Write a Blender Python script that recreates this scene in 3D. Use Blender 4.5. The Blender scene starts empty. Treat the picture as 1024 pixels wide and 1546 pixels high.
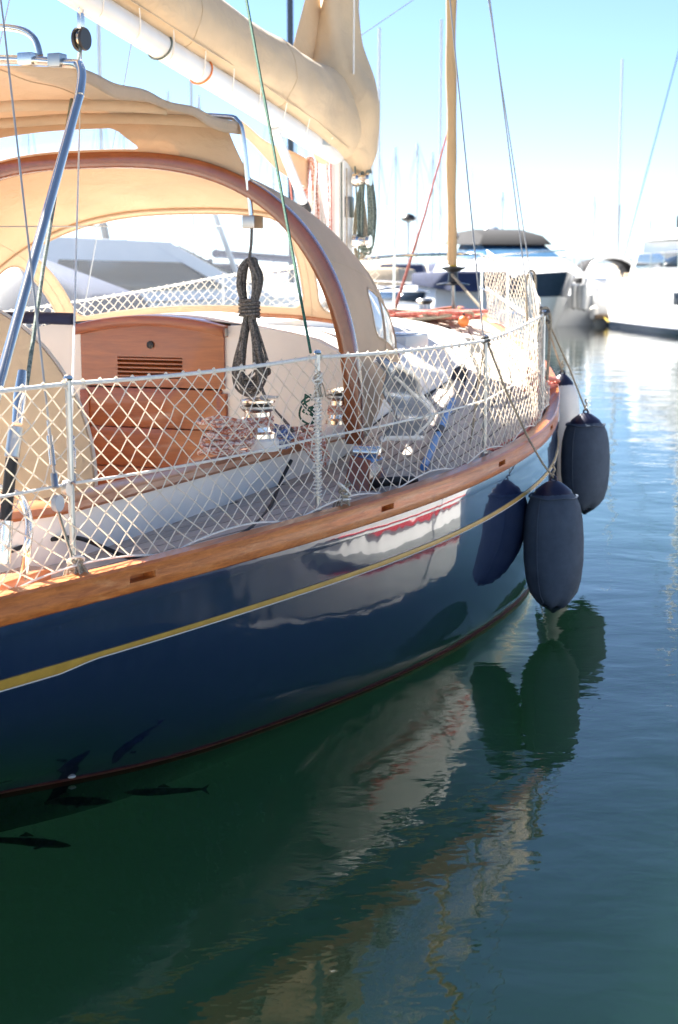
import bpy, bmesh, math, random
import numpy as np
from mathutils import Vector, Matrix

random.seed(7)
sc = bpy.context.scene
C = sc.collection
R = math.radians

# ------------------------------------------------------------------ camera, world, sun, exposure
CAM_H = 1.95
cam_d = bpy.data.cameras.new('camera')
cam = bpy.data.objects.new('camera', cam_d)
C.objects.link(cam)
cam.location = (0, 0, CAM_H)
cam.rotation_euler = (R(90) - math.atan(361 / 2293), 0, 0)
cam_d.sensor_fit = 'VERTICAL'
cam_d.sensor_height = 23.6
cam_d.sensor_width = 23.6
cam_d.lens = 35
cam_d.clip_start = 0.05
cam_d.clip_end = 12000
cam_d.dof.use_dof = True
cam_d.dof.focus_distance = 6.3
cam_d.dof.aperture_fstop = 2.5
sc.camera = cam

SUN_AZ, SUN_EL = -38.0, 46.0          # degrees; azimuth left of the view direction (+Y)
world = bpy.data.worlds.new('World')
sc.world = world
world.use_nodes = True
nt = world.node_tree
nt.nodes.clear()
sky = nt.nodes.new('ShaderNodeTexSky')
sky.sky_type = 'NISHITA'
sky.sun_disc = False
sky.sun_elevation = R(SUN_EL)
sky.sun_rotation = R(SUN_AZ)
sky.altitude = 0
sky.air_density = 0.6
sky.dust_density = 0.0
sky.ozone_density = 3.0
bg = nt.nodes.new('ShaderNodeBackground')
bg.inputs['Strength'].default_value = 0.0475
out = nt.nodes.new('ShaderNodeOutputWorld')
nt.links.new(sky.outputs[0], bg.inputs[0])
nt.links.new(bg.outputs[0], out.inputs[0])

sun_d = bpy.data.lights.new('sun', 'SUN')
sun_d.energy = 5.0
sun_d.angle = R(0.5)
sun_d.color = (1.0, 0.95, 0.87)
sun = bpy.data.objects.new('sun', sun_d)
C.objects.link(sun)
sdir = Vector((math.sin(R(SUN_AZ)) * math.cos(R(SUN_EL)), math.cos(R(SUN_AZ)) * math.cos(R(SUN_EL)), math.sin(R(SUN_EL))))
sun.rotation_euler = sdir.to_track_quat('Z', 'Y').to_euler()
sun.location = sdir * 50

sc.view_settings.view_transform = 'Standard'
sc.view_settings.look = 'None'
sc.view_settings.gamma = 1
sc.view_settings.use_curve_mapping = False
sc.view_settings.exposure = 2.38

# ------------------------------------------------------------------ materials
MATS = {}

def _nodes(name):
    m = bpy.data.materials.new(name)
    m.use_nodes = True
    n = m.node_tree.nodes
    return m, n, m.node_tree.links, n['Principled BSDF'], n['Material Output']

def mat(name, col, rough=0.5, metal=0.0, var=0.15, scale=8.0, bump=0.0, bscale=60.0, coat=0.0, stretch=(1, 1, 1), col2=None, spec=0.5):
    """principled with noise mottling (col..col2) and optional fine relief"""
    m, n, l, b, o = _nodes(name)
    tc = n.new('ShaderNodeTexCoord')
    mp = n.new('ShaderNodeMapping')
    mp.inputs['Scale'].default_value = stretch
    l.new(tc.outputs['Object'], mp.inputs[0])
    nz = n.new('ShaderNodeTexNoise')
    nz.inputs['Scale'].default_value = scale
    nz.inputs['Detail'].default_value = 6
    nz.inputs['Roughness'].default_value = 0.6
    l.new(mp.outputs[0], nz.inputs['Vector'])
    rp = n.new('ShaderNodeValToRGB')
    rp.color_ramp.elements[0].position = 0.3
    rp.color_ramp.elements[1].position = 0.7
    c2 = col2 if col2 else tuple(min(1, c * (1 + var)) for c in col)
    c1 = col if col2 else tuple(c * (1 - var) for c in col)
    rp.color_ramp.elements[0].color = (*c1, 1)
    rp.color_ramp.elements[1].color = (*c2, 1)
    l.new(nz.outputs['Fac'], rp.inputs[0])
    l.new(rp.outputs[0], b.inputs['Base Color'])
    b.inputs['Roughness'].default_value = rough
    b.inputs['Metallic'].default_value = metal
    b.inputs['Specular IOR Level'].default_value = spec
    if coat:
        b.inputs['Coat Weight'].default_value = coat
        b.inputs['Coat Roughness'].default_value = 0.06
    if bump:
        nb = n.new('ShaderNodeTexNoise')
        nb.inputs['Scale'].default_value = bscale
        nb.inputs['Detail'].default_value = 4
        l.new(mp.outputs[0], nb.inputs['Vector'])
        bp = n.new('ShaderNodeBump')
        bp.inputs['Strength'].default_value = 1.0
        bp.inputs['Distance'].default_value = bump
        l.new(nb.outputs['Fac'], bp.inputs['Height'])
        l.new(bp.outputs[0], b.inputs['Normal'])
    MATS[name] = m
    return m

def wood(name, c1, c2, rough=0.25, coat=0.6, stretch=(14, 1.2, 14), wear=None):
    m, n, l, b, o = _nodes(name)
    tc = n.new('ShaderNodeTexCoord')
    mp = n.new('ShaderNodeMapping')
    mp.inputs['Scale'].default_value = stretch
    l.new(tc.outputs['Object'], mp.inputs[0])
    nz = n.new('ShaderNodeTexNoise')
    nz.inputs['Scale'].default_value = 3.0
    nz.inputs['Detail'].default_value = 8
    nz.inputs['Roughness'].default_value = 0.65
    nz.inputs['Distortion'].default_value = 0.6
    l.new(mp.outputs[0], nz.inputs['Vector'])
    rp = n.new('ShaderNodeValToRGB')
    rp.color_ramp.elements[0].position = 0.32
    rp.color_ramp.elements[1].position = 0.68
    rp.color_ramp.elements[0].color = (*c1, 1)
    rp.color_ramp.elements[1].color = (*c2, 1)
    l.new(nz.outputs['Fac'], rp.inputs[0])
    src = rp.outputs[0]
    if wear:
        n2 = n.new('ShaderNodeTexNoise')
        n2.inputs['Scale'].default_value = 5.0
        n2.inputs['Detail'].default_value = 9
        n2.inputs['Roughness'].default_value = 0.75
        mp2 = n.new('ShaderNodeMapping')
        mp2.inputs['Scale'].default_value = (1, .35, 1.6)
        l.new(tc.outputs['Object'], mp2.inputs[0])
        l.new(mp2.outputs[0], n2.inputs['Vector'])
        r2 = n.new('ShaderNodeValToRGB')
        r2.color_ramp.elements[0].position = 0.55
        r2.color_ramp.elements[1].position = 0.72
        r2.color_ramp.elements[1].color = (.75, .75, .75, 1)
        l.new(n2.outputs['Fac'], r2.inputs[0])
        mx = n.new('ShaderNodeMix')
        mx.data_type = 'RGBA'
        l.new(r2.outputs[0], mx.inputs['Factor'])
        l.new(src, mx.inputs['A'])
        mx.inputs['B'].default_value = (*wear, 1)
        src = mx.outputs['Result']
    l.new(src, b.inputs['Base Color'])
    b.inputs['Roughness'].default_value = rough
    b.inputs['Coat Weight'].default_value = coat
    b.inputs['Coat Roughness'].default_value = 0.08
    bp = n.new('ShaderNodeBump')
    bp.inputs['Distance'].default_value = 0.0008
    l.new(nz.outputs['Fac'], bp.inputs['Height'])
    l.new(bp.outputs[0], b.inputs['Normal'])
    MATS[name] = m
    return m

def canvas(name, col, trans, fac=0.45, weave=420.0):
    """woven cloth that lets some light through"""
    m, n, l, b, o = _nodes(name)
    tc = n.new('ShaderNodeTexCoord')
    nz = n.new('ShaderNodeTexNoise')
    nz.inputs['Scale'].default_value = 2.2
    nz.inputs['Detail'].default_value = 7
    l.new(tc.outputs['Object'], nz.inputs['Vector'])
    rp = n.new('ShaderNodeValToRGB')
    rp.color_ramp.elements[0].position = 0.3
    rp.color_ramp.elements[1].position = 0.75
    rp.color_ramp.elements[0].color = (*[c * .84 for c in col], 1)
    rp.color_ramp.elements[1].color = (*[min(1, c * 1.08) for c in col], 1)
    l.new(nz.outputs['Fac'], rp.inputs[0])
    l.new(rp.outputs[0], b.inputs['Base Color'])
    b.inputs['Roughness'].default_value = 0.85
    b.inputs['Specular IOR Level'].default_value = 0.2
    b.inputs['Sheen Weight'].default_value = 0.15
    n2 = n.new('ShaderNodeTexNoise')
    n2.inputs['Scale'].default_value = 7
    n2.inputs['Detail'].default_value = 7
    n2.inputs['Distortion'].default_value = 1.2
    l.new(tc.outputs['Object'], n2.inputs['Vector'])
    bp = n.new('ShaderNodeBump')
    bp.inputs['Distance'].default_value = 0.016
    bp.inputs['Strength'].default_value = 0.7
    l.new(n2.outputs['Fac'], bp.inputs['Height'])
    l.new(bp.outputs[0], b.inputs['Normal'])
    n5 = n.new('ShaderNodeTexNoise')
    n5.inputs['Scale'].default_value = weave
    n5.inputs['Detail'].default_value = 2
    l.new(tc.outputs['Object'], n5.inputs['Vector'])
    bp2 = n.new('ShaderNodeBump')
    bp2.inputs['Distance'].default_value = 0.0012
    l.new(n5.outputs['Fac'], bp2.inputs['Height'])
    l.new(bp.outputs[0], bp2.inputs['Normal'])
    l.new(bp2.outputs[0], b.inputs['Normal'])
    tr = n.new('ShaderNodeBsdfTranslucent')
    tr.inputs['Color'].default_value = (*trans, 1)
    l.new(bp.outputs[0], tr.inputs['Normal'])
    mx = n.new('ShaderNodeMixShader')
    mx.inputs[0].default_value = fac
    l.new(b.outputs[0], mx.inputs[1])
    l.new(tr.outputs[0], mx.inputs[2])
    l.new(mx.outputs[0], o.inputs[0])
    MATS[name] = m
    return m

def clear(name, tint, haze=0.12, gloss=0.08):
    """clear vinyl sheet: mostly see-through, faintly milky, glossy"""
    m, n, l, b, o = _nodes(name)
    n.remove(b)
    tp = n.new('ShaderNodeBsdfTransparent')
    tp.inputs[0].default_value = (*tint, 1)
    df = n.new('ShaderNodeBsdfDiffuse')
    df.inputs[0].default_value = (.8, .85, .9, 1)
    tl = n.new('ShaderNodeBsdfTranslucent')
    tl.inputs[0].default_value = (.8, .85, .9, 1)
    ad = n.new('ShaderNodeMixShader')
    l.new(df.outputs[0], ad.inputs[1])
    l.new(tl.outputs[0], ad.inputs[2])
    m1 = n.new('ShaderNodeMixShader')
    m1.inputs[0].default_value = haze
    l.new(tp.outputs[0], m1.inputs[1])
    l.new(ad.outputs[0], m1.inputs[2])
    gl = n.new('ShaderNodeBsdfGlossy')
    gl.inputs['Roughness'].default_value = 0.06
    tc = n.new('ShaderNodeTexCoord')
    nz = n.new('ShaderNodeTexNoise')
    nz.inputs['Scale'].default_value = 5
    nz.inputs['Detail'].default_value = 2
    l.new(tc.outputs['Object'], nz.inputs['Vector'])
    bp = n.new('ShaderNodeBump')
    bp.inputs['Distance'].default_value = 0.004
    l.new(nz.outputs['Fac'], bp.inputs['Height'])
    l.new(bp.outputs[0], gl.inputs['Normal'])
    fr = n.new('ShaderNodeFresnel')
    fr.inputs[0].default_value = 1.4
    mu = n.new('ShaderNodeMath')
    mu.operation = 'ADD'
    mu.inputs[1].default_value = gloss - 0.03
    mu.use_clamp = True
    l.new(fr.outputs[0], mu.inputs[0])
    m2 = n.new('ShaderNodeMixShader')
    l.new(mu.outputs[0], m2.inputs[0])
    l.new(m1.outputs[0], m2.inputs[1])
    l.new(gl.outputs[0], m2.inputs[2])
    l.new(m2.outputs[0], o.inputs[0])
    MATS[name] = m
    return m

def rope_mat(name, col, fleck=None, scale=90.0):
    """twisted rope: diagonal bands with coloured flecks"""
    m, n, l, b, o = _nodes(name)
    tc = n.new('ShaderNodeTexCoord')
    vo = n.new('ShaderNodeTexNoise')
    vo.inputs['Scale'].default_value = scale
    vo.inputs['Detail'].default_value = 2
    l.new(tc.outputs['Object'], vo.inputs['Vector'])
    rp = n.new('ShaderNodeValToRGB')
    rp.color_ramp.elements[0].position = 0.42
    rp.color_ramp.elements[1].position = 0.58
    rp.color_ramp.elements[0].color = (*(fleck or [c * .6 for c in col]), 1)
    rp.color_ramp.elements[1].color = (*col, 1)
    l.new(vo.outputs['Fac'], rp.inputs[0])
    l.new(rp.outputs[0], b.inputs['Base Color'])
    b.inputs['Roughness'].default_value = 0.9
    bp = n.new('ShaderNodeBump')
    bp.inputs['Distance'].default_value = 0.002
    l.new(vo.outputs['Fac'], bp.inputs['Height'])
    l.new(bp.outputs[0], b.inputs['Normal'])
    MATS[name] = m
    return m

def hull_mat():
    m, n, l, b, o = _nodes('navy_hull')
    tc = n.new('ShaderNodeTexCoord')
    mp = n.new('ShaderNodeMapping')
    mp.inputs['Scale'].default_value = (7, 7, .45)
    l.new(tc.outputs['Object'], mp.inputs[0])
    nz = n.new('ShaderNodeTexNoise')
    nz.inputs['Scale'].default_value = 5
    nz.inputs['Detail'].default_value = 8
    nz.inputs['Roughness'].default_value = .7
    l.new(mp.outputs[0], nz.inputs['Vector'])
    rp = n.new('ShaderNodeValToRGB')
    rp.color_ramp.elements[0].position = .45
    rp.color_ramp.elements[1].position = .9
    rp.color_ramp.elements[0].color = (.008, .018, .062, 1)
    rp.color_ramp.elements[1].color = (.030, .045, .098, 1)
    l.new(nz.outputs['Fac'], rp.inputs[0])
    sx = n.new('ShaderNodeSeparateXYZ')
    l.new(tc.outputs['Object'], sx.inputs[0])
    gr = n.new('ShaderNodeMapRange')
    gr.inputs[1].default_value = .0; gr.inputs[2].default_value = .16; gr.inputs[3].default_value = .95; gr.inputs[4].default_value = 0
    l.new(sx.outputs['Z'], gr.inputs[0])
    n3 = n.new('ShaderNodeTexNoise')
    n3.inputs['Scale'].default_value = 9
    n3.inputs['Detail'].default_value = 9
    n3.inputs['Roughness'].default_value = .72
    m3 = n.new('ShaderNodeMapping'); m3.inputs['Scale'].default_value = (1, .5, 3)
    l.new(tc.outputs['Object'], m3.inputs[0]); l.new(m3.outputs[0], n3.inputs['Vector'])
    mg = n.new('ShaderNodeMath'); mg.operation = 'MULTIPLY'
    l.new(gr.outputs[0], mg.inputs[0]); l.new(n3.outputs['Fac'], mg.inputs[1])
    mix1 = n.new('ShaderNodeMix'); mix1.data_type = 'RGBA'
    l.new(mg.outputs[0], mix1.inputs['Factor']); l.new(rp.outputs[0], mix1.inputs['A'])
    mix1.inputs['B'].default_value = (.042, .045, .030, 1)
    n4 = n.new('ShaderNodeTexNoise')
    n4.inputs['Scale'].default_value = 3; n4.inputs['Detail'].default_value = 10; n4.inputs['Roughness'].default_value = .85
    m4 = n.new('ShaderNodeMapping'); m4.inputs['Scale'].default_value = (1, 1.0, 26); m4.inputs['Rotation'].default_value = (.25, 0, 0)
    l.new(tc.outputs['Object'], m4.inputs[0]); l.new(m4.outputs[0], n4.inputs['Vector'])
    r4 = n.new('ShaderNodeValToRGB')
    r4.color_ramp.elements[0].position = .66; r4.color_ramp.elements[1].position = .76
    r4.color_ramp.elements[1].color = (.30, .30, .30, 1)
    l.new(n4.outputs['Fac'], r4.inputs[0])
    mix2 = n.new('ShaderNodeMix'); mix2.data_type = 'RGBA'
    l.new(r4.outputs[0], mix2.inputs['Factor']); l.new(mix1.outputs['Result'], mix2.inputs['A'])
    mix2.inputs['B'].default_value = (.10, .12, .16, 1)
    l.new(mix2.outputs['Result'], b.inputs['Base Color'])
    rr = n.new('ShaderNodeMapRange')
    rr.inputs[3].default_value = .04
    rr.inputs[4].default_value = .13
    l.new(nz.outputs['Fac'], rr.inputs[0])
    l.new(rr.outputs[0], b.inputs['Roughness'])
    b.inputs['Specular IOR Level'].default_value = .4
    b.inputs['Coat Weight'].default_value = 1.0
    b.inputs['Coat Roughness'].default_value = .015
    b.inputs['Coat IOR'].default_value = 1.6
    # slightly uneven fairing of the topsides
    n2 = n.new('ShaderNodeTexNoise')
    n2.inputs['Scale'].default_value = 2.2
    n2.inputs['Detail'].default_value = 3
    l.new(tc.outputs['Object'], n2.inputs['Vector'])
    bp = n.new('ShaderNodeBump')
    bp.inputs['Distance'].default_value = .006
    l.new(n2.outputs['Fac'], bp.inputs['Height'])
    l.new(bp.outputs[0], b.inputs['Normal'])
    l.new(bp.outputs[0], b.inputs['Coat Normal'])
    MATS['navy_hull'] = m

def water_mat():
    m, n, l, b, o = _nodes('water')
    n.remove(b)
    tc = n.new('ShaderNodeTexCoord')
    def noise(scale, sx, sy, detail, rough=.5, dist=0.0, rot=0):
        mp = n.new('ShaderNodeMapping')
        mp.inputs['Scale'].default_value = (sx, sy, 1)
        mp.inputs['Rotation'].default_value = (0, 0, rot)
        l.new(tc.outputs['Object'], mp.inputs[0])
        z = n.new('ShaderNodeTexNoise')
        z.inputs['Scale'].default_value = scale
        z.inputs['Detail'].default_value = detail
        z.inputs['Roughness'].default_value = rough
        z.inputs['Distortion'].default_value = dist
        l.new(mp.outputs[0], z.inputs['Vector'])
        return z.outputs['Fac']
    a = noise(1.1, 1.0, 1.0, 3, .45, .4, .3)
    c = noise(5.0, .8, 1.2, 3, .5, .3, -.2)
    d = noise(17.0, .7, 1.3, 2, .5, .2, .1)
    b1 = n.new('ShaderNodeBump'); b1.inputs['Distance'].default_value = .015
    b2 = n.new('ShaderNodeBump'); b2.inputs['Distance'].default_value = .0024
    b3 = n.new('ShaderNodeBump'); b3.inputs['Distance'].default_value = .0005
    l.new(a, b1.inputs['Height'])
    l.new(c, b2.inputs['Height'])
    l.new(d, b3.inputs['Height'])
    l.new(b1.outputs[0], b2.inputs['Normal'])
    l.new(b2.outputs[0], b3.inputs['Normal'])
    tp = n.new('ShaderNodeBsdfTransparent')
    tp.inputs[0].default_value = (.092, .146, .124, 1)
    gl = n.new('ShaderNodeBsdfGlossy')
    gl.inputs['Roughness'].default_value = .004
    gl.inputs['Color'].default_value = (1, 1, 1, 1)
    l.new(b3.outputs[0], gl.inputs['Normal'])
    fr = n.new('ShaderNodeFresnel')
    fr.inputs[0].default_value = 1.345
    l.new(b3.outputs[0], fr.inputs['Normal'])
    mx = n.new('ShaderNodeMixShader')
    l.new(fr.outputs[0], mx.inputs[0])
    l.new(tp.outputs[0], mx.inputs[1])
    l.new(gl.outputs[0], mx.inputs[2])
    l.new(mx.outputs[0], o.inputs[0])
    MATS['water'] = m

hull_mat()
water_mat()
mm_ = mat('murk', (.62, .80, .70), .9, var=.04, scale=.4, spec=0)
bb_ = mm_.node_tree.nodes['Principled BSDF']
bb_.inputs['Subsurface Weight'].default_value = 1.0
bb_.inputs['Subsurface Radius'].default_value = (1.0, 1.0, 1.0)
bb_.inputs['Subsurface Scale'].default_value = 14.0
mat('white_paint', (.86, .83, .77), .35, var=.05, scale=3, bump=.0006, bscale=30)
mat('deck_white', (.80, .77, .72), .6, var=.06, scale=5, bump=.0015, bscale=160)
mat('aluminium_white', (.76, .75, .72), .35, var=.05, scale=4)
mat('gold', (.46, .28, .05), .42, var=.14, scale=14)
mat('boot_red', (.14, .035, .028), .5, var=.25, scale=20)
mat('antifoul', (.012, .018, .02), .8, var=.3)
mat('steel', (.86, .79, .70), .2, metal=1, var=.05)
mat('steel_dull', (.45, .45, .44), .35, metal=1, var=.15)
mat('seam', (.02, .018, .016), .8)
mat('black_rubber', (.012, .012, .013), .55)
mat('black_plastic', (.02, .02, .022), .4)

mat('rope_white', (.78, .75, .69), .85, var=.1, scale=60, bump=.001, bscale=250)
mat('wire', (.36, .36, .35), .45, metal=.3, var=.1)
mat('fender_cover', (.072, .096, .135), .95, var=.22, scale=7, bump=.0012, bscale=320, spec=.15)
mat('fender_vinyl', (.72, .70, .66), .4, var=.08, scale=9)
mat('fender_end', (.010, .011, .035), .4, var=.1)
mat('navy_cloth', (.018, .028, .075), .85, var=.2)
mat('glass_dark', (.02, .03, .045), .06, var=.2, scale=2)
mat('glass_blue', (.06, .14, .24), .06, var=.2, scale=2)
mat('gelcoat', (.80, .80, .79), .25, var=.04, scale=1.5)
mat('gelcoat_grey', (.42, .45, .48), .3, var=.06, scale=2)
mat('navy_gelcoat', (.03, .05, .09), .2, var=.1)
mat('blue_pole', (.10, .26, .55), .45, var=.1)
mat('red_stripe', (.55, .03, .03), .4)
mat('lens', (.3, .5, .2), .2)
mat('fish_skin', (.33, .33, .27), .6, var=.35, scale=30, spec=.1)
mat('hill', (.10, .14, .17), .9, var=.25, scale=.01)
mat('shore', (.40, .34, .26), .9, var=.3, scale=.05)
mat('dark_mast', (.06, .07, .085), .4, var=.1)
mat('platform_brown', (.16, .11, .07), .6, var=.2)
mat('yellow_line', (.7, .5, .05), .7)
mat('black_canvas', (.005, .005, .008), .9)
mat('beige_vinyl', (.55, .42, .28), .6)
mat('orange_buoy', (.75, .22, .05), .5)
mat('foam', (.75, .76, .72), .6)
wood('varnish', (.20, .050, .014), (.27, .075, .022), .18, .9, stretch=(2.5, 6, 2.5))
wood('door_wood', (.24, .050, .010), (.40, .105, .023), .28, .6, stretch=(1.4, 8, 16))
wood('rail_wood', (.36, .090, .014), (.68, .215, .045), .38, .3, stretch=(14, 1.0, 22), wear=(.72, .36, .15))
wood('cap_wood', (.33, .11, .04), (.48, .19, .075), .35, .3, stretch=(12, 1.0, 12), wear=(.5, .3, .2))
TEAK = [wood('teak_%d' % i, a, b2, .75, 0, stretch=(40, 1.5, 10)) for i, (a, b2) in enumerate([
    ((.50, .41, .335), (.61, .51, .425)), ((.45, .37, .30), (.56, .465, .385)), ((.54, .45, .37), (.65, .55, .46))])]
canvas('net_white', (.90, .85, .76), (.92, .84, .72), .45)
canvas('tan_canvas', (.66, .515, .36), (.74, .50, .31), .27)
canvas('sail_cover', (.70, .54, .355), (.6, .45, .28), .14)
canvas('wheel_cover', (.68, .52, .34), (.7, .45, .2), .22)
canvas('jib_cover', (.56, .38, .20), (.5, .3, .12), .08)
clear('vinyl', (.90, .94, .98), .06, .0)
clear('vinyl_milky', (.85, .9, .95), .45, .10)
clear('vinyl_reflective', (.80, .88, .98), .18, .22)
rope_mat('rope_dark', (.21, .19, .165), (.08, .072, .064), 130)
rope_mat('rope_red', (.76, .64, .56), (.52, .17, .10), 70)
rope_mat('rope_blue', (.60, .60, .60), (.06, .12, .32), 70)
rope_mat('rope_tan', (.42, .36, .27), (.27, .22, .16), 120)
rope_mat('rope_green', (.05, .16, .10), (.02, .08, .05), 90)
rope_mat('rope_greygreen', (.22, .25, .21), (.10, .13, .11), 90)
rope_mat('rope_pink', (.60, .25, .20), (.5, .12, .09), 90)
rope_mat('rope_black', (.025, .025, .027), (.012, .012, .012), 120)

# ------------------------------------------------------------------ mesh helpers
class MB:
    """collects vertices and faces; build() links ONE mesh object"""
    def __init__(s):
        s.v, s.f = [], []
    def add(s, vs, fs):
        o = len(s.v)
        s.v += [tuple(p) for p in vs]
        s.f += [tuple(i + o for i in f) for f in fs]
        return s
    def box(s, x0, x1, y0, y1, z0, z1):
        return s.add([(x0, y0, z0), (x1, y0, z0), (x1, y1, z0), (x0, y1, z0), (x0, y0, z1), (x1, y0, z1), (x1, y1, z1), (x0, y1, z1)],
                     [(3, 2, 1, 0), (4, 5, 6, 7), (0, 1, 5, 4), (1, 2, 6, 5), (2, 3, 7, 6), (3, 0, 4, 7)])
    def tube(s, pts, r, seg=8, closed=False, caps=True):
        P = [Vector(p) for p in pts]
        n = len(P)
        if n < 2:
            return s
        rs = r if isinstance(r, (list, tuple)) else [r] * n
        tang = []
        for i in range(n):
            a = P[(i - 1) % n] if (closed or i > 0) else P[i]
            b = P[(i + 1) % n] if (closed or i < n - 1) else P[i]
            t = b - a
            if t.length < 1e-9:
                t = Vector((0, 0, 1))
            tang.append(t.normalized())
        ref = Vector((0, 0, 1)) if abs(tang[0].z) < .9 else Vector((1, 0, 0))
        nrm = (ref - tang[0] * ref.dot(tang[0])).normalized()
        vs = []
        for i in range(n):
            nrm = (nrm - tang[i] * nrm.dot(tang[i]))
            if nrm.length < 1e-6:
                nrm = tang[i].orthogonal()
            nrm.normalize()
            bn = tang[i].cross(nrm)
            for k in range(seg):
                a = 2 * math.pi * k / seg
                vs.append(P[i] + (nrm * math.cos(a) + bn * math.sin(a)) * rs[i])
        fs = []
        m = n if closed else n - 1
        for i in range(m):
            j = (i + 1) % n
            for k in range(seg):
                k2 = (k + 1) % seg
                fs.append((i * seg + k, i * seg + k2, j * seg + k2, j * seg + k))
        if caps and not closed:
            fs.append(tuple(range(seg))[::-1])
            fs.append(tuple((n - 1) * seg + k for k in range(seg)))
        return s.add(vs, fs)
    def loft(s, secs, closed_sec=True, cap0=True, cap1=True):
        n, k = len(secs), len(secs[0])
        vs = [p for q in secs for p in q]
        fs = []
        for i in range(n - 1):
            for j in range(k if closed_sec else k - 1):
                j2 = (j + 1) % k
                fs.append((i * k + j, i * k + j2, (i + 1) * k + j2, (i + 1) * k + j))
        if closed_sec and cap0:
            fs.append(tuple(range(k))[::-1])
        if closed_sec and cap1:
            fs.append(tuple((n - 1) * k + j for j in range(k)))
        return s.add(vs, fs)
    def lathe(s, prof, c=(0, 0, 0), axis='z', seg=20):
        vs, fs = [], []
        for (r, h) in prof:
            for k in range(seg):
                a = 2 * math.pi * k / seg
                p = (r * math.cos(a), r * math.sin(a), h)
                if axis == 'y':
                    p = (p[0], p[2], p[1])
                elif axis == 'x':
                    p = (p[2], p[0], p[1])
                vs.append((p[0] + c[0], p[1] + c[1], p[2] + c[2]))
        n = len(prof)
        for i in range(n - 1):
            for k in range(seg):
                k2 = (k + 1) % seg
                fs.append((i * seg + k, i * seg + k2, (i + 1) * seg + k2, (i + 1) * seg + k))
        fs.append(tuple(range(seg))[::-1])
        fs.append(tuple((n - 1) * seg + k for k in range(seg)))
        return s.add(vs, fs)
    def grid(s, fn, nu, nv, keep=None):
        vs = [fn(i / nu, j / nv) for i in range(nu + 1) for j in range(nv + 1)]
        fs = []
        for i in range(nu):
            for j in range(nv):
                if keep is None or keep((i + .5) / nu, (j + .5) / nv):
                    a = i * (nv + 1) + j
                    fs.append((a, a + 1, a + nv + 2, a + nv + 1))
        return s.add(vs, fs)
    def build(s, name, m, parent=None, smooth=True, bevel=0, angle=40, solid=0, seg=2):
        me = bpy.data.meshes.new(name)
        me.from_pydata(s.v, [], s.f)
        me.update()
        bm = bmesh.new()
        bm.from_mesh(me)
        loose = [v for v in bm.verts if not v.link_faces]
        if loose:
            bmesh.ops.delete(bm, geom=loose, context='VERTS')
        bmesh.ops.remove_doubles(bm, verts=bm.verts, dist=1e-5)
        bmesh.ops.recalc_face_normals(bm, faces=bm.faces)
        if bevel:
            es = [e for e in bm.edges if len(e.link_faces) == 2 and e.calc_face_angle(0) > R(35)]
            if es:
                bmesh.ops.bevel(bm, geom=es, offset=bevel, segments=seg, affect='EDGES', profile=.6, clamp_overlap=True)
        bm.to_mesh(me)
        bm.free()
        me.materials.append(MATS[m] if isinstance(m, str) else m)
        if smooth:
            for p in me.polygons:
                p.use_smooth = True
            me.set_sharp_from_angle(angle=R(angle))
        o = bpy.data.objects.new(name, me)
        C.objects.link(o)
        if parent is not None:
            o.parent = parent
        if solid:
            md = o.modifiers.new('solid', 'SOLIDIFY')
            md.thickness = solid
            md.offset = 0
        return o

def tag(o, label=None, cat=None, group=None, kind=None):
    if label: o['label'] = label
    if cat: o['category'] = cat
    if group: o['group'] = group
    if kind: o['kind'] = kind
    return o

def empty(name, loc, rz=0, label=None, cat=None, group=None):
    o = bpy.data.objects.new(name, None)
    C.objects.link(o)
    o.location = loc
    o.rotation_euler = (0, 0, rz)
    o.empty_display_size = .2
    return tag(o, label, cat, group)

def copy_tree(o, parent=None):
    c = o.copy()
    C.objects.link(c)
    c.parent = parent
    for ch in list(o.children):
        copy_tree(ch, c)
    return c

def spline(xs, ys):
    """natural cubic spline"""
    xs, ys = np.array(xs, float), np.array(ys, float)
    n = len(xs)
    h = np.diff(xs)
    A = np.zeros((n, n)); r = np.zeros(n)
    A[0, 0] = A[-1, -1] = 1
    for i in range(1, n - 1):
        A[i, i - 1] = h[i - 1]; A[i, i] = 2 * (h[i - 1] + h[i]); A[i, i + 1] = h[i]
        r[i] = 6 * ((ys[i + 1] - ys[i]) / h[i] - (ys[i] - ys[i - 1]) / h[i - 1])
    M = np.linalg.solve(A, r)
    def f(x):
        x = min(max(x, xs[0]), xs[-1])
        i = min(max(int(np.searchsorted(xs, x)) - 1, 0), n - 2)
        a, b = xs[i + 1] - x, x - xs[i]
        return float(M[i] * a**3 / (6 * h[i]) + M[i + 1] * b**3 / (6 * h[i]) + (ys[i] / h[i] - M[i] * h[i] / 6) * a + (ys[i + 1] / h[i] - M[i + 1] * h[i] / 6) * b)
    return f

def smooth_path(pts, n=8, closed=False):
    P = [Vector(p) for p in pts]
    out_ = []
    m = len(P)
    rng = range(m if closed else m - 1)
    for i in rng:
        p0 = P[(i - 1) % m] if (closed or i > 0) else P[0]
        p1, p2 = P[i], P[(i + 1) % m]
        p3 = P[(i + 2) % m] if (closed or i < m - 2) else P[-1]
        for k in range(n):
            t = k / n
            out_.append(.5 * ((2 * p1) + (p2 - p0) * t + (2 * p0 - 5 * p1 + 4 * p2 - p3) * t * t + (3 * p1 - p0 - 3 * p2 + p3) * t**3))
    if not closed:
        out_.append(P[-1])
    return out_

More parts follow.
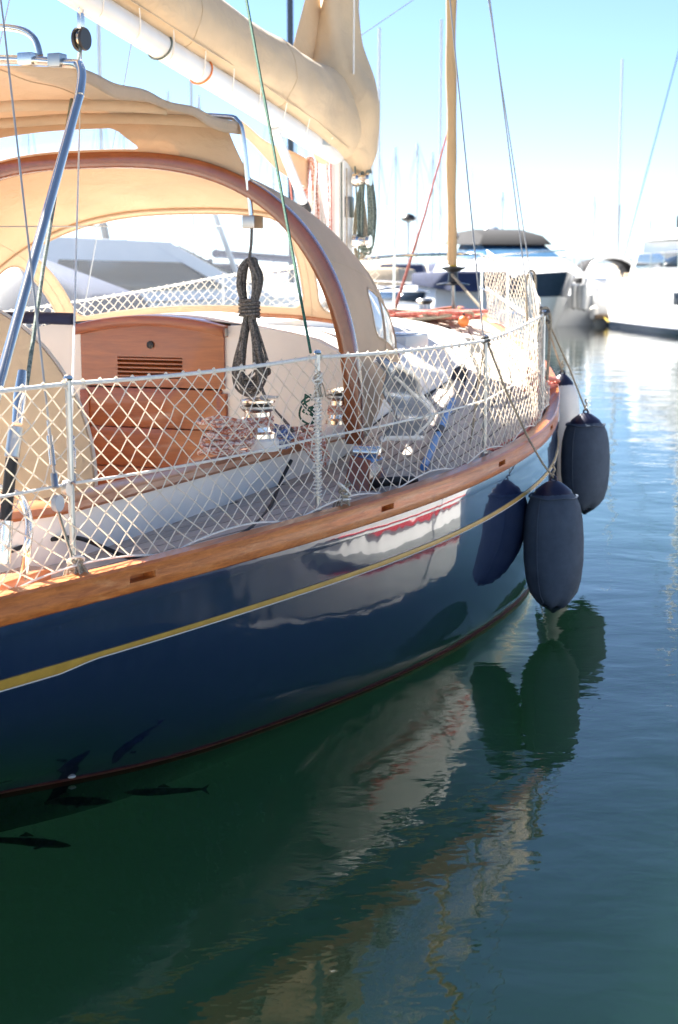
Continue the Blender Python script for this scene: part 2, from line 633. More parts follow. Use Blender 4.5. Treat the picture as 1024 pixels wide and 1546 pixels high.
# ------------------------------------------------------------------ water, turbid water slab, hills
def sheet(name, z, m, ext=6000):
    mb = MB().add([(-ext, -ext, z), (ext, -ext, z), (ext, ext, z), (-ext, ext, z)], [(0, 1, 2, 3)])
    return tag(mb.build(name, m, smooth=False), kind='structure')
sheet('water', 0, 'water')
tag(MB().box(-150, 150, -60, 240, -12, -.22).build('murky_water_slab', 'murk', smooth=False), kind='structure')  # added slab standing in for light scattered back by turbid water
sheet('seabed', -12.5, 'murk')

# unseen pontoon under the camera, added to bounce sunlight onto the shaded side
bounce_pontoon = MB()
bounce_pontoon.add([(-30, -9, .46), (30, -9, .46), (30, .35, .46), (-30, .35, .46), (-30, -9, -.3), (30, -9, -.3), (30, .35, -.3), (-30, .35, -.3)],
        [(0, 1, 2, 3), (7, 6, 5, 4), (0, 4, 5, 1), (1, 5, 6, 2), (2, 6, 7, 3), (3, 7, 4, 0)])
mat('concrete', (.62, .58, .51), .9, var=.12, scale=3, bump=.002, bscale=60)
tag(bounce_pontoon.build('pontoon', 'concrete', smooth=False, bevel=.02), kind='structure')
fp = MB().box(-24, 30, 76.0, 78.4, -.2, .55)
tag(fp.build('floating_pontoon', 'platform_brown', smooth=False, bevel=.05), kind='structure')
def ridge(name, y, x0, x1, prof, m, depth=300):
    mb = MB()
    n = len(prof)
    secs = []
    for i, h in enumerate(prof):
        x = x0 + (x1 - x0) * i / (n - 1)
        secs.append([(x, y, -1), (x, y + depth * .3, h), (x, y + depth, h * .6), (x, y + depth, -1)])
    mb.loft(secs, closed_sec=False)
    return tag(mb.build(name, m), kind='structure')
rnd = random.Random(3)
ridge('hills', 3200, -2600, 2600, [26 + 8 * math.sin(i * .35) + rnd.uniform(-3, 3) + (14 * math.exp(-((i - 67) / 5)**2)) for i in range(101)], 'hill', 700)
ridge('shore', 420, -420, 420, [4.2 + rnd.uniform(-.4, .5) for i in range(90)], 'shore', 60)

# ------------------------------------------------------------------ THE YACHT (local frame: x starboard, y forward, z up; origin under the stem)
yacht = empty('sailing_yacht', (1.07, 14.0, 0), R(-22), 'navy blue wooden-trimmed sailing yacht with tan covers and white side netting', 'yacht')
M_Y = Matrix.Translation((1.07, 14.0, 0)) @ Matrix.Rotation(R(-22), 4, 'Z')

U = [-13.2, -11.5, -9.43, -8.85, -8.07, -7.03, -6.33, -5.45, -4.44, -3.52, -2.98, -2.0, -1.0, -.4, 0]
rv = spline(U, [.85, 1.14, 1.51, 1.64, 1.80, 1.98, 2.06, 2.09, 2.02, 1.83, 1.67, 1.27, .74, .36, .05])
rz = spline(U, [.93, .88, .845, .848, .858, .88, .90, .935, .99, 1.075, 1.14, 1.27, 1.42, 1.50, 1.55])
wvs = spline([-10.2, -9.6, -8.74, -8.29, -7.61, -6.84, -5.80, -5.11, -4.33, -3.5, -2.6, -1.8, -1.1], [.02, .45, .99, 1.30, 1.57, 1.77, 1.91, 1.93, 1.87, 1.62, 1.16, .62, .02])
def wv(u):
    return max(.012, wvs(u)) if -10.2 < u < -1.1 else .012
def zlow(u):
    """height where the hull closes on the centreline: keel line, rising to counter and stem"""
    if u < -9.4:
        t = (-9.4 - u) / 3.8
        return -.75 + 1.35 * t**.75
    if u > -2.4:
        t = (u + 2.4) / 2.4
        return -.75 + 2.0 * t**1.7
    return -.75
def hv(u, z):
    """half-breadth of the topsides at height z"""
    zr, vr, zl = rz(u), rv(u), zlow(u)
    if z >= 0 and zl < -.02:
        t = min(1, z / zr)
        g = .10 * t + .90 * (1 - (1 - t)**2.7)
        return wv(u) + (vr - wv(u)) * g + .022 * math.sin(math.pi * t) * min(1, wv(u)) * max(0, min(1, (u + 8.1) / .9))
    if zl < -.02:
        t = max(0, (z - zl) / (0 - zl))
        return wv(u) * t**.6
    t = max(0, min(1, (z - zl) / (zr - zl)))
    return vr * t**.75
def hull_sec(u):
    zr, zl = rz(u), zlow(u)
    zs = []
    if zl < -.02:
        zs = [zl, zl * .7, zl * .4, zl * .18, -.0] + [zr * k / 9 for k in range(1, 10)]
    else:
        zs = [zl + (zr - zl) * k / 13 for k in range(14)]
    return [(hv(u, z), z) for z in zs]
us = [-13.2 + 13.2 * i / 110 for i in range(111)]
hullm = MB()
for sgn in (1, -1):
    hullm.loft([[(sgn * v, u, z) for v, z in hull_sec(u)] for u in us], closed_sec=False)
ts = hull_sec(us[0])
hullm.add([(v, us[0], z) for v, z in ts] + [(-v, us[0], z) for v, z in ts[::-1]], [tuple(range(2 * len(ts)))])
hull = hullm.build('hull', 'navy_hull', yacht, angle=55)

def hull_strip(name, m, u0, u1, zf0, zf1, off, sgn=1, n=120, parent=hull, thick=.004):
    mb = MB()
    secs = []
    for i in range(n + 1):
        u = u0 + (u1 - u0) * i / n
        a, b = zf0(u), zf1(u)
        va, vb = hv(u, a), hv(u, b)
        mid = (a + b) / 2
        secs.append([(sgn * (va - .004), u, a), (sgn * (va + off), u, a + .001), (sgn * (hv(u, mid) + off + thick * .4), u, mid), (sgn * (vb + off), u, b - .001), (sgn * (vb - .004), u, b)])
    mb.loft(secs)
    return mb.build(name, m, parent, angle=50)
def stripe_lo(u):
    return rz(u) - .204 - (.018 if u < -9.14 else 0) - (0 if u > -9.0 or u < -9.14 else .018 * (-9.0 - u) / .14)
for sgn in (1, -1):
    hull_strip('gold_stripe', 'gold', -12.6, -.35, stripe_lo, lambda u: rz(u) - .183, .004, sgn, n=220)
    hull_strip('stripe_edge', 'white_paint', -12.6, -.35, lambda u: stripe_lo(u) - .006, lambda u: stripe_lo(u) - .0005, .003, sgn, n=220)
    hull_strip('boot_stripe', 'boot_red', -9.9, -1.25, lambda u: -.03, lambda u: .013, .004, sgn)
    hull_strip('rubbing_strake', 'navy_hull', -13.1, -.1, lambda u: rz(u) - .040, lambda u: rz(u) + .004, .012, sgn)

# toe rail with scupper slots
SLOTS = [(-8.80, .13), (-7.16, .11), (-5.78, .11), (-10.2, .13), (-4.5, .11)]
def rail_sweep(sgn):
    st = sorted(set([round(-13.2 + 13.2 * i / 130, 4) for i in range(131)] + [round(c + e, 4) for c, w in SLOTS for e in (-w / 2 - .001, -w / 2, w / 2, w / 2 + .001)]))
    secs = []
    for u in st:
        v, z = rv(u) + .010, rz(u) + .002
        ins = any(abs(u - c) <= w / 2 + 1e-5 for c, w in SLOTS)
        d = .05 if ins else 0
        w = min(.07, max(.03, v - .01))
        q = [(v - .004, z), (v, z + .006), (v, z + .036), (v - d, z + .0362), (v - d, z + .0608), (v, z + .061), (v + .003, z + .088), (v - .004, z + .098), (v - w + .008, z + .1), (v - w, z + .09), (v - w, z - .002)]
        secs.append([(sgn * a, u, b) for a, b in q])
    return MB().loft(secs)
for sgn in (1, -1):
    rail_sweep(sgn).build('toe_rail', 'rail_wood', yacht, angle=35)

# deck sheet with teak planks
def dz(u, v):
    k = max(0, min(1, (u + 6.3) / 1.5)); k = k * k * (3 - 2 * k)
    return rz(u) + .036 + (.035 + .21 * k * min(1, rv(u) / 1.4)) * (1 - (min(1, abs(v) / max(rv(u), .1)))**2)
CW = 1.20      # half width of the cockpit opening
CA, CF = -9.0, -5.68
deckm = MB()
def deck_patch(u0, u1, fin, n=40, k=8):
    for sgn in (1, -1):
        deckm.grid(lambda a, b: (sgn * (fin(u0 + (u1 - u0) * a) * (1 - b) + (rv(u0 + (u1 - u0) * a) - .03) * b), u0 + (u1 - u0) * a,
                                 dz(u0 + (u1 - u0) * a, fin(u0 + (u1 - u0) * a) * (1 - b) + (rv(u0 + (u1 - u0) * a) - .03) * b)), n, k)
deck_patch(-13.2, CA, lambda u: 0)
deck_patch(CA, CF, lambda u: CW)
deck_patch(CF, -.02, lambda u: 0)
deck = deckm.build('deck', 'seam', yacht)
PW = .078
def coach_w(u):
    """half width of the coachroof at deck level"""
    if u < -5.68 or u > -1.75:
        return 0
    return 1.22 - .08 * (u + 5.68) / 2.7 - .42 * max(0, (u + 3.0) / 1.25)**1.6
prn = random.Random(11)
# covering board
for sgn in (1, -1):
    u = -12.9
    while u < -.5:
        u2 = min(u + 3.1, -.5)
        mb = MB()
        secs = []
        for i in range(25):
            uu = u + .003 + (u2 - u - .006) * i / 24
            a, b = rv(uu) - .055, rv(uu) - .165
            if b < .02: b = .02
            if a < b + .01: a = b + .01
            secs.append([(sgn * a, uu, dz(uu, a) + .001), (sgn * a, uu, dz(uu, a) + .005), (sgn * b, uu, dz(uu, b) + .005), (sgn * b, uu, dz(uu, b) + .001)])
        mb.loft(secs)
        mb.build('plank', prn.choice(TEAK), deck, smooth=False)
        u = u2
    for k in range(18 if sgn == 1 else 8):
        off0 = .169 + k * PW
        off1 = off0 + PW - .010
        u = -12.6 + prn.uniform(0, 1.5)
        while u < -.6:
            u2 = min(u + prn.uniform(1.6, 2.6), -.6)
            run = []
            N = 18
            for i in range(N + 1):
                uu = u + .002 + (u2 - u - .004) * i / N
                a, b = rv(uu) - off0, rv(uu) - off1
                lim = CW if CA < uu < CF else max(coach_w(uu) - .03, .0)
                if b < lim + .02:
                    continue
                run.append([(sgn * a, uu, dz(uu, a) + .001), (sgn * a, uu, dz(uu, a) + .006), (sgn * b, uu, dz(uu, b) + .006), (sgn * b, uu, dz(uu, b) + .001)])
            if len(run) > 2:
                MB().loft(run).build('plank', prn.choice(TEAK), deck, smooth=False)
            u = u2

# coachroof
def coach_top(u):
    return 1.70 - .05 * (u + 5.68) / 2
def coach_sec(u, hgt=1.0):
    w = coach_w(u)
    zt = coach_top(u)
    pts = []
    zb = dz(u, w) - .02
    zs = zb + max(.03, 1.53 - .11 * (u + 5.68) - zb) * hgt
    zt = zb + (zt - zb) * hgt
    w2 = w - .07 * hgt
    side = [(w, zb), (w2 + .01, zs - .04 * hgt), (w2 - .02, zs), (w2 - .08, zs + .03 * hgt)]
    top = [(w2 * k, zs + .03 * hgt + (zt - zs - .03 * hgt) * (1 - k * k)) for k in (.85, .7, .5, .25, 0)]
    half = side + top
    return [(v, u, z) for v, z in half] + [(-v, u, z) for v, z in half[::-1][1:]]
secs = [coach_sec(-5.68 + 3.55 * i / 24) for i in range(25)] + [coach_sec(-2.05, .9), coach_sec(-1.95, .62), coach_sec(-1.85, .3), coach_sec(-1.78, .03)]
cm = MB().loft(secs, closed_sec=False)
coach = cm.build('coachroof', 'deck_white', yacht, angle=40)
# aft bulkhead with an opening for the companionway
DW0, DW1 = .43, .36           # half width of the doorway: top, bottom
prof = [(v, z) for v, u, z in coach_sec(-5.68)]
for sgn in (1, -1):
    pts = [(DW1 + .02, .55), (DW0 + .03, 1.60), (DW0 + .03, 1.655)] + [(v, z) for v, z in prof[8:3:-1] if v > DW0 + .06] + [(v, z) for v, z in prof[3::-1]] + [(1.24, .55)]
    q = [(sgn * v, -5.70, z) for v, z in pts]
    q2 = [(sgn * v, -5.66, z) for v, z in pts]
    n = len(q)
    bk = MB()
    bk.add(q + q2, [tuple(range(n)), tuple(range(n, 2 * n))[::-1]] + [(i, (i + 1) % n, n + (i + 1) % n, n + i) for i in range(n)])
    bk.build('bulkhead', 'white_paint', coach, smooth=False)
# companionway: four drop boards, the top one louvred, under a curved wooden hatch edge
doors = empty('companionway_door', (0, 0, 0)); doors.parent = yacht
ZB = [.60, .84, 1.07, 1.30, 1.60]
for i in range(3):
    z0, z1 = ZB[i], ZB[i + 1] - .004
    w0 = DW1 + .035 + (DW0 - DW1) * (z0 - .6); w1 = DW1 + .035 + (DW0 - DW1) * (z1 - .6)
    mb = MB().add([(-w0, -5.715, z0), (w0, -5.715, z0), (w1, -5.715, z1), (-w1, -5.715, z1), (-w0, -5.68, z0), (w0, -5.68, z0), (w1, -5.68, z1), (-w1, -5.68, z1)],
                  [(0, 1, 2, 3), (7, 6, 5, 4), (0, 4, 5, 1), (1, 5, 6, 2), (2, 6, 7, 3), (3, 7, 4, 0)])
    mb.build('drop_board', 'door_wood', doors, bevel=.005)
# top board as a frame round the louvres
tb = MB()
LZ0, LZ1, LX0, LX1 = 1.355, 1.475, -.22, .20
z0, z1 = 1.305, 1.66
tb.box(-.462, .462, -5.72, -5.702, z0, LZ0).box(-.462, LX0, -5.72, -5.702, LZ0, LZ1).box(LX1, .462, -5.72, -5.702, LZ0, LZ1).box(-.462, .462, -5.72, -5.702, LZ1, z1)
tbo = tb.build('drop_board', 'door_wood', doors, smooth=False)
MB().box(LX0, LX1, -5.688, -5.684, LZ0, LZ1).build('louvre_backing', 'seam', doors, smooth=False)
for k in range(5):
    zc = LZ0 + .012 + k * .0245
    MB().add([(LX0, -5.722, zc - .006), (LX1, -5.722, zc - .006), (LX1, -5.722, zc + .002), (LX0, -5.722, zc + .002), (LX0, -5.69, zc + .012), (LX1, -5.69, zc + .012), (LX1, -5.69, zc + .020), (LX0, -5.69, zc + .020)],
             [(0, 1, 2, 3), (7, 6, 5, 4), (0, 4, 5, 1), (1, 5, 6, 2), (2, 6, 7, 3), (3, 7, 4, 0)]).build('louvre_slat', 'door_wood', doors, smooth=False)
MB().lathe([(.022, 0), (.022, -.008), (.014, -.012), (.004, -.012)], (0, -5.722, 1.545), 'y', 16).build('lock', 'black_plastic', doors)
# sliding hatch: curved wooden front, white lid
secs = []
for i in range(17):
    x = -.48 + .96 * i / 16
    zc = 1.695 - .055 * (x / .48)**2
    secs.append([(x, -5.765, zc - .045), (x, -5.765, zc + .012), (x, -5.75, zc + .018), (x, -5.60, zc + .018), (x, -5.60, zc - .045)])
MB().loft(secs).build('hatch_rail', 'door_wood', doors, bevel=.004)
secs = []
for i in range(13):
    x = -.45 + .90 * i / 12
    zc = 1.715 - .055 * (x / .48)**2
    secs.append([(x, -5.598, zc - .04), (x, -5.598, zc), (x, -4.95, zc + .0), (x, -4.95, zc - .04)])
MB().loft(secs).build('sliding_hatch', 'white_paint', coach, bevel=.006)
for sgn in (1, -1):
    MB().box(sgn * .50 - .025, sgn * .50 + .025, -5.66, -3.9, 1.60, 1.665).build('hatch_runner', 'gelcoat', coach, bevel=.006)
    MB().box(sgn * .47 - .012, sgn * .47 + .012, -5.74, -5.69, 1.60, 1.645).build('hatch_bracket', 'steel_dull', doors, bevel=.003)
for sgn in (1, -1):
    mb = MB().box(sgn * .445 - .03, sgn * .445 + .03, -5.725, -5.69, .58, 1.28)
    mb.build('door_post', 'door_wood', doors, bevel=.005)
# navy cushion roll by the doorway
MB().tube([(-1.05, -5.66, 1.685), (-.80, -5.72, 1.69), (-.52, -5.70, 1.685)], .035, 10).build('navy_roll', 'navy_cloth', coach)

# cockpit: sole, seats, coamings with wooden cap
ck = MB().box(-1.2, 1.2, -9.0, -5.70, .40, .44)
cock = ck.build('cockpit', 'white_paint', yacht, smooth=False)
for sgn in (1, -1):
    MB().box(min(sgn * .62, sgn * 1.19), max(sgn * .62, sgn * 1.19), -8.95, -5.72, .445, .80).build('seat', 'white_paint', cock, bevel=.02)
def coam_path():
    p = []
    n = 12
    def corner(cx, cy, r, a0, a1):
        return [(cx + r * math.cos(R(a0 + (a1 - a0) * i / n)), cy + r * math.sin(R(a0 + (a1 - a0) * i / n))) for i in range(n + 1)]
    p += [(1.235, -5.72), (1.235, -6.5), (1.235, -7.4), (1.235, -8.2)]
    p += corner(1.235 - .55, -8.62, .55, 0, -90)
    p += corner(-1.235 + .55, -8.62, .55, -90, -180)
    p += [(-1.235, -8.2), (-1.235, -7.4), (-1.235, -6.5), (-1.235, -5.72)]
    return p
def sweep_plan(path, sec):
    secs = []
    n = len(path)
    for i, (x, y) in enumerate(path):
        a, b = path[max(0, i - 1)], path[min(n - 1, i + 1)]
        t = Vector((b[0] - a[0], b[1] - a[1])).normalized()
        nx, ny = -t.y, t.x       # left of travel; path runs aft on starboard so left = outboard(+x)
        secs.append([(x + nx * d, y + ny * d, z) for d, z in sec(x, y)])
    return secs
cp = coam_path()
MB().loft(sweep_plan(cp, lambda x, y: [(.045, dz(y, x) - .03), (.03, 1.085), (-.02, 1.085), (-.02, .5)])).build('coaming', 'white_paint', cock, angle=50)
MB().loft(sweep_plan(cp, lambda x, y: [(.055, 1.083), (.062, 1.095), (.058, 1.118), (.045, 1.126), (-.075, 1.126), (-.085, 1.115), (-.085, 1.09), (-.075, 1.083)])).build('coaming_cap', 'cap_wood', cock, angle=40)

# ------------------------------------------------------------------ dodger
AU = -6.30
def arch(t, k=0.0):
    """t 0..1 port foot to starboard foot: (v, z) of the wooden hoop"""
    a = math.pi * (1 - t)
    c, s = math.cos(a), math.sin(a)
    v = (1.52 + k) * math.copysign(abs(c)**.74, c)
    z = 1.10 + (1.475 + k) * abs(s)**.80
    return v, z
T = 72
secs = []
for i in range(T + 1):
    t = i / T
    v, z = arch(t); 
    t0, t1 = max(0, t - .004), min(1, t + .004)
    a, b = arch(t0), arch(t1)
    tx, tz = b[0] - a[0], b[1] - a[1]
    L = math.hypot(tx, tz) or 1
    nx, nz_ = -tz / L, tx / L
    if nx * v + nz_ * 1.0 < 0: nx, nz_ = -nx, -nz_
    h0, h1 = -.085, .0
    secs.append([(v + nx * h1, AU - .035, z + nz_ * h1), (v + nx * h1, AU + .03, z + nz_ * h1), (v + nx * h0, AU + .03, z + nz_ * h0), (v + nx * h0, AU - .035, z + nz_ * h0)])
dodger = empty('dodger', (0, 0, 0)); dodger.parent = yacht
MB().loft(secs).build('wooden_hoop', 'varnish', dodger, bevel=.010, seg=2)
def dod(t, s):
    v, z = arch(t, -.006)
    th = math.pi * (1 - t)
    # foot line of the dodger on the coachroof
    qv = 1.47 * math.copysign(abs(math.cos(th))**.85, math.cos(th))
    f = math.sin(th)**.55
    qu = -6.1 + 1.42 * f
    qz = 1.12 + .57 * math.sin(th)**.5
    P0 = Vector((v, AU + .02, z)); P2 = Vector((qv * .97, qu, min(qz, z - .02)))
    P1 = Vector((v * .96, AU + (qu - AU) * .85, z - .10 * math.sin(th)))
    p = P0 * (1 - s)**2 + P1 * (2 * s * (1 - s)) + P2 * s * s
    return tuple(p)
WINS = [(.275, .60, .50, .965), (.085, .245, .50, .965), (.625, .80, .50, .965), (.835, .905, .28, .80)]
def rr(t, s, w):
    t0, t1, s0, s1 = w
    if not (t0 < t < t1 and s0 < s < s1):
        return False
    rx, ry = min(.02, (t1 - t0) * .35), .06
    dx = max(0, rx - min(t - t0, t1 - t)) / rx
    dy = max(0, ry - min(s - s0, s1 - s)) / ry
    return dx * dx + dy * dy < 1
NT, NS = 420, 130
MB().grid(dod, NT, NS, lambda t, s: not any(rr(t, s, w) for w in WINS)).build('canopy', 'tan_canvas', dodger, solid=.003, angle=80)
for i, w in enumerate(WINS):
    MB().grid(dod, NT, NS, lambda t, s: rr(t, s, w)).build('window', 'vinyl' if i < 3 else 'vinyl_reflective', dodger, angle=80)
def rr_path(w, n=10):
    t0, t1, s0, s1 = w
    rx, ry = min(.02, (t1 - t0) * .35), .06
    P = []
    for cx, cy, a0 in ((t1 - rx, s1 - ry, 0), (t0 + rx, s1 - ry, 90), (t0 + rx, s0 + ry, 180), (t1 - rx, s0 + ry, 270)):
        for k in range(n + 1):
            a = R(a0 + 90 * k / n)
            P.append((cx + rx * math.cos(a), cy + ry * math.sin(a)))
    out_ = []
    for i in range(len(P)):
        a, b = P[i], P[(i + 1) % len(P)]
        m_ = 1 if i % (n + 1) != n else 14
        for q in range(m_):
            out_.append((a[0] + (b[0] - a[0]) * q / m_, a[1] + (b[1] - a[1]) * q / m_))
    return out_
for w in WINS:
    MB().tube([dod(*p) for p in rr_path(w)], .007, 6, closed=True).build('window_binding', 'tan_canvas', dodger)
for tt in (.26, .612, .815):
    MB().tube([Vector(dod(tt, k / 24)) for k in range(25)], .004, 5).build('canopy_seam', 'tan_canvas', dodger)
MB().tube([dod(i / 60, 1.0) for i in range(2, 59)], .014, 8).build('foot_trim', 'cap_wood', dodger)
MB().tube([Vector(dod(i / 60, .47)) + Vector((0, -.004, -.006)) for i in range(3, 58)], .010, 8).build('window_head_seam', 'tan_canvas', dodger)

# panel standing on the hoop up to the sun top, with a clear window
def arch_z(v):
    c = (abs(v) / 1.52)**(1 / .74)
    return 1.10 + 1.475 * max(0, 1 - c * c)**.40
def panel(a, b):
    k = -.93 + 1.86 * a
    v0, v1 = k, k * .84
    z0, z1 = arch_z(k) - .005, 2.735 - .05 * (k)**2
    return (v0 * (1 - b) + v1 * b, AU - .01 - .02 * math.sin(b * 3.1), z0 * (1 - b) + z1 * b)
def pwin(a, b):
    # window in the port and middle part, sloping starboard end
    v = -.93 + 1.86 * a
    edge = .33 - .22 * b
    if not (-.86 < v < edge and .10 < b < .74): return False
    d = min(edge - v, .05) / .05; e = min(b - .10, .74 - b, .15) / .15
    return (1 - d)**2 + (1 - e)**2 < 1
pn = MB().grid(panel, 360, 110, lambda a, b: not pwin(a, b)).build('panel', 'tan_canvas', dodger, solid=.003, angle=80)
MB().grid(panel, 360, 110, pwin).build('panel_window', 'vinyl', pn, angle=80)

# sun top (bimini)
bim = empty('bimini', (0, 0, 0)); bim.parent = yacht
def bz(u, v):
    return 2.735 + (-6.3 - u) / 1.5 * .085 - .045 * v * v / .72 - .012 * math.sin((u + 6.3) / 1.5 * math.pi * 3)**2
MB().grid(lambda a, b: (-.86 + 1.72 * a, -7.82 + 1.54 * b, bz(-7.82 + 1.54 * b, -.86 + 1.72 * a)), 24, 30).build('sun_top', 'tan_canvas', bim, solid=.004, angle=80)
for uu in (-7.05, -6.62):
    MB().grid(lambda a, b: (-.84 + 1.68 * a, uu + .01 * math.sin(a * 20), bz(uu, -.84 + 1.68 * a) - .005 - .05 * b), 24, 2).build('batten_sleeve', 'tan_canvas', bim, solid=.004)
for sgn in (1, -1):
    MB().grid(lambda a, b: (sgn * (.862 + .006 * math.sin(a * 23)), -7.82 + 1.54 * a, bz(-7.82 + 1.54 * a, .86) + .004 - .05 * b * (1 + .25 * math.sin(a * 9))), 40, 3).build('valance', 'tan_canvas', bim, solid=.003)
for vv in (-.43, .43):
    MB().tube([(vv, -7.82 + 1.54 * k / 30, bz(-7.82 + 1.54 * k / 30, vv) - .003) for k in range(31)], .004, 5).build('top_seam', 'tan_canvas', bim)
fr = []
for sgn in (-1, 1):
    leg = [(sgn * 1.38, -9.55, 1.0), (sgn * 1.30, -9.27, 1.28), (sgn * .99, -8.12, 2.50), (sgn * .955, -7.98, 2.66), (sgn * .90, -7.88, 2.77), (sgn * .80, -7.83, 2.80)]
    fr.append(leg)
hoop = smooth_path(fr[1] + [(.4, -7.83, 2.835), (-.4, -7.83, 2.835)] + fr[0][::-1], 6)
MB().tube(hoop, .019, 12).build('aft_frame_tube', 'steel', bim)
front = smooth_path([(.93, -6.32, 2.17), (.915, -6.32, 2.30), (.885, -6.33, 2.62), (.855, -6.33, 2.70), (.78, -6.33, 2.725), (.4, -6.33, 2.745), (-.4, -6.33, 2.745), (-.78, -6.33, 2.725), (-.855, -6.33, 2.70), (-.885, -6.33, 2.62), (-.93, -6.32, 2.17)], 6)
MB().tube(front, .014, 10).build('front_frame_tube', 'steel', bim)
for sgn in (1, -1):
    MB().box(sgn * .93 - .035, sgn * .93 + .035, -6.375, -6.265, 2.17, 2.235).build('hoop_clamp', 'steel_dull', bim, bevel=.008)
    # upper small hoop (arch above the canopy) and clips with straps
    MB().box(sgn * .62 - .035, sgn * .62 + .035, -7.86, -7.80, 2.80, 2.85).build('frame_clip', 'steel', bim, bevel=.006)
    MB().box(sgn * .76 - .03, sgn * .76 + .03, -7.86, -7.80, 2.785, 2.84).build('frame_clip', 'steel_dull', bim, bevel=.006)
MB().tube(smooth_path([(.66, -7.80, 2.84), (.62, -7.79, 2.92), (.50, -7.78, 2.965), (.2, -7.78, 2.98), (-.5, -7.78, 2.97), (-.66, -7.80, 2.84)], 6), .014, 10).build('grab_hoop', 'steel', bim)

# ------------------------------------------------------------------ mast, boom, covers, standing rigging
MU = -2.82
mast = empty('mast', (0, 0, 0)); mast.parent = yacht
MB().tube([(0, MU, 1.4), (0, MU, 5), (0, MU - .06, 12)], .088, 20).build('mast_tube', 'aluminium_white', mast)
MB().box(.06, .10, MU - .08, MU + .02, 2.35, 2.50).build('mast_cleat', 'steel_dull', mast, bevel=.01)
MB().lathe([(.05, 0), (.05, .03), (.035, .045), (.035, .09), (.05, .11), (.045, .13), (.01, .13)], (.115, MU - .03, 2.62), 'x', 16).build('mast_winch', 'steel', mast)
MB().lathe([(.05, 0), (.05, .03), (.035, .045), (.035, .09), (.05, .11), (.045, .13), (.01, .13)], (.115, MU - .03, 2.18), 'x', 16).build('mast_winch', 'steel', mast)
def boomp(u):
    k = (u + 2.95) / (-6.33 + 2.95)
    return 2.80 + (3.335 - 2.80) * k
boom = MB().tube([(0, -2.92, boomp(-2.92)), (0, -6, boomp(-6)), (0, -9.2, boomp(-9.2))], .072, 20).build('boom', 'aluminium_white', yacht)
for uu, mm in ((-5.55, 'rope_greygreen'), (-5.05, 'orange_buoy')):
    MB().tube([(.076 * math.cos(a), uu + .03 * math.sin(a), boomp(uu) + .076 * math.sin(a)) for a in [i * math.pi / 12 for i in range(24)]], .006, 6, closed=True).build('boom_tie', mm, boom)
MB().box(.068, .078, -3.34, -3.20, boomp(-3.3) - .02, boomp(-3.3) + .02).build('boom_fitting', 'steel_dull', boom, bevel=.003)
# sail cover: lofted along the boom
def cover_sec(u, w, lo, hi, n=26, jit=0):
    q = []
    for i in range(n):
        a = 2 * math.pi * i / n
        c, s = math.cos(a), math.sin(a)
        zc = boomp(u)
        mid = (lo + hi) / 2
        hh = (hi - lo) / 2
        wob = 1 + .03 * math.sin(3 * a + u * 4) + .03 * math.sin(u * 7 + a)
        wid = w * (1 - .22 * max(0, s))
        q.append((wid * math.copysign(abs(c)**.8, c) * wob, u + .0, zc + mid + hh * math.copysign(abs(s)**.9, s) * wob))
    return q
CK = [(-9.0, .10, .05, .28), (-8, .13, .05, .33), (-7, .15, .05, .38), (-6, .165, .05, .43), (-5.2, .175, .05, .46), (-4.4, .185, .05, .48), (-3.8, .195, .04, .50), (-3.4, .205, .02, .52), (-3.1, .21, -.02, .56), (-2.9, .215, -.05, .62)]
fW, fL, fH = [spline([c[0] for c in CK], [c[k] for c in CK]) for k in (1, 2, 3)]
def cover_pt(u, a, grow=0.0):
    c, s_ = math.cos(a), math.sin(a)
    lo, hi = fL(u), fH(u)
    near = max(0, min(1, (u + 5.2) / 2.2))
    fold = .020 * math.sin(6.5 * u + 2.3 * a) + .016 * math.sin(4.1 * u - 3.2 * a + 1.3) + near * (.020 * math.sin(15 * u + 5 * a) + .018 * math.sin(3 * a - 9 * u)) + .012 * math.sin(23 * u + 2 * math.sin(3 * a)) * max(0, -s_)
    wob = 1 + fold + grow
    wid = fW(u) * (1 - .25 * max(0, s_))
    return (wid * math.copysign(abs(c)**.8, c) * wob, u + .02 * math.sin(2 * a), boomp(u) + (lo + hi) / 2 + (hi - lo) / 2 * math.copysign(abs(s_)**.9, s_) * wob)
secs = [[cover_pt(-9.0 + 6.1 * i / 120, 2 * math.pi * k / 40) for k in range(40)] for i in range(121)]
cover = MB().loft(secs).build('sail_cover', 'sail_cover', yacht, angle=80)
for uu in (-8.1, -6.75, -5.35, -4.05):
    MB().tube([cover_pt(uu + .004 * math.sin(k), 2 * math.pi * k / 40, .006) for k in range(40)], .0035, 5, closed=True).build('cover_seam', 'sail_cover', cover)
MB().tube([cover_pt(-9.0 + 6.0 * i / 100, -.95, .012) for i in range(101)], .006, 6).build('hem', 'sail_cover', cover)
for k in range(15):
    uu = -8.6 + .38 * k
    p = Vector(cover_pt(uu, -1.0, .01))
    MB().tube(smooth_path([p, (.080, uu + .03, boomp(uu)), (.055, uu + .05, boomp(uu) - .06), (0, uu + .06, boomp(uu) - .079)], 4), .0035, 5).build('lacing', 'rope_white', cover)
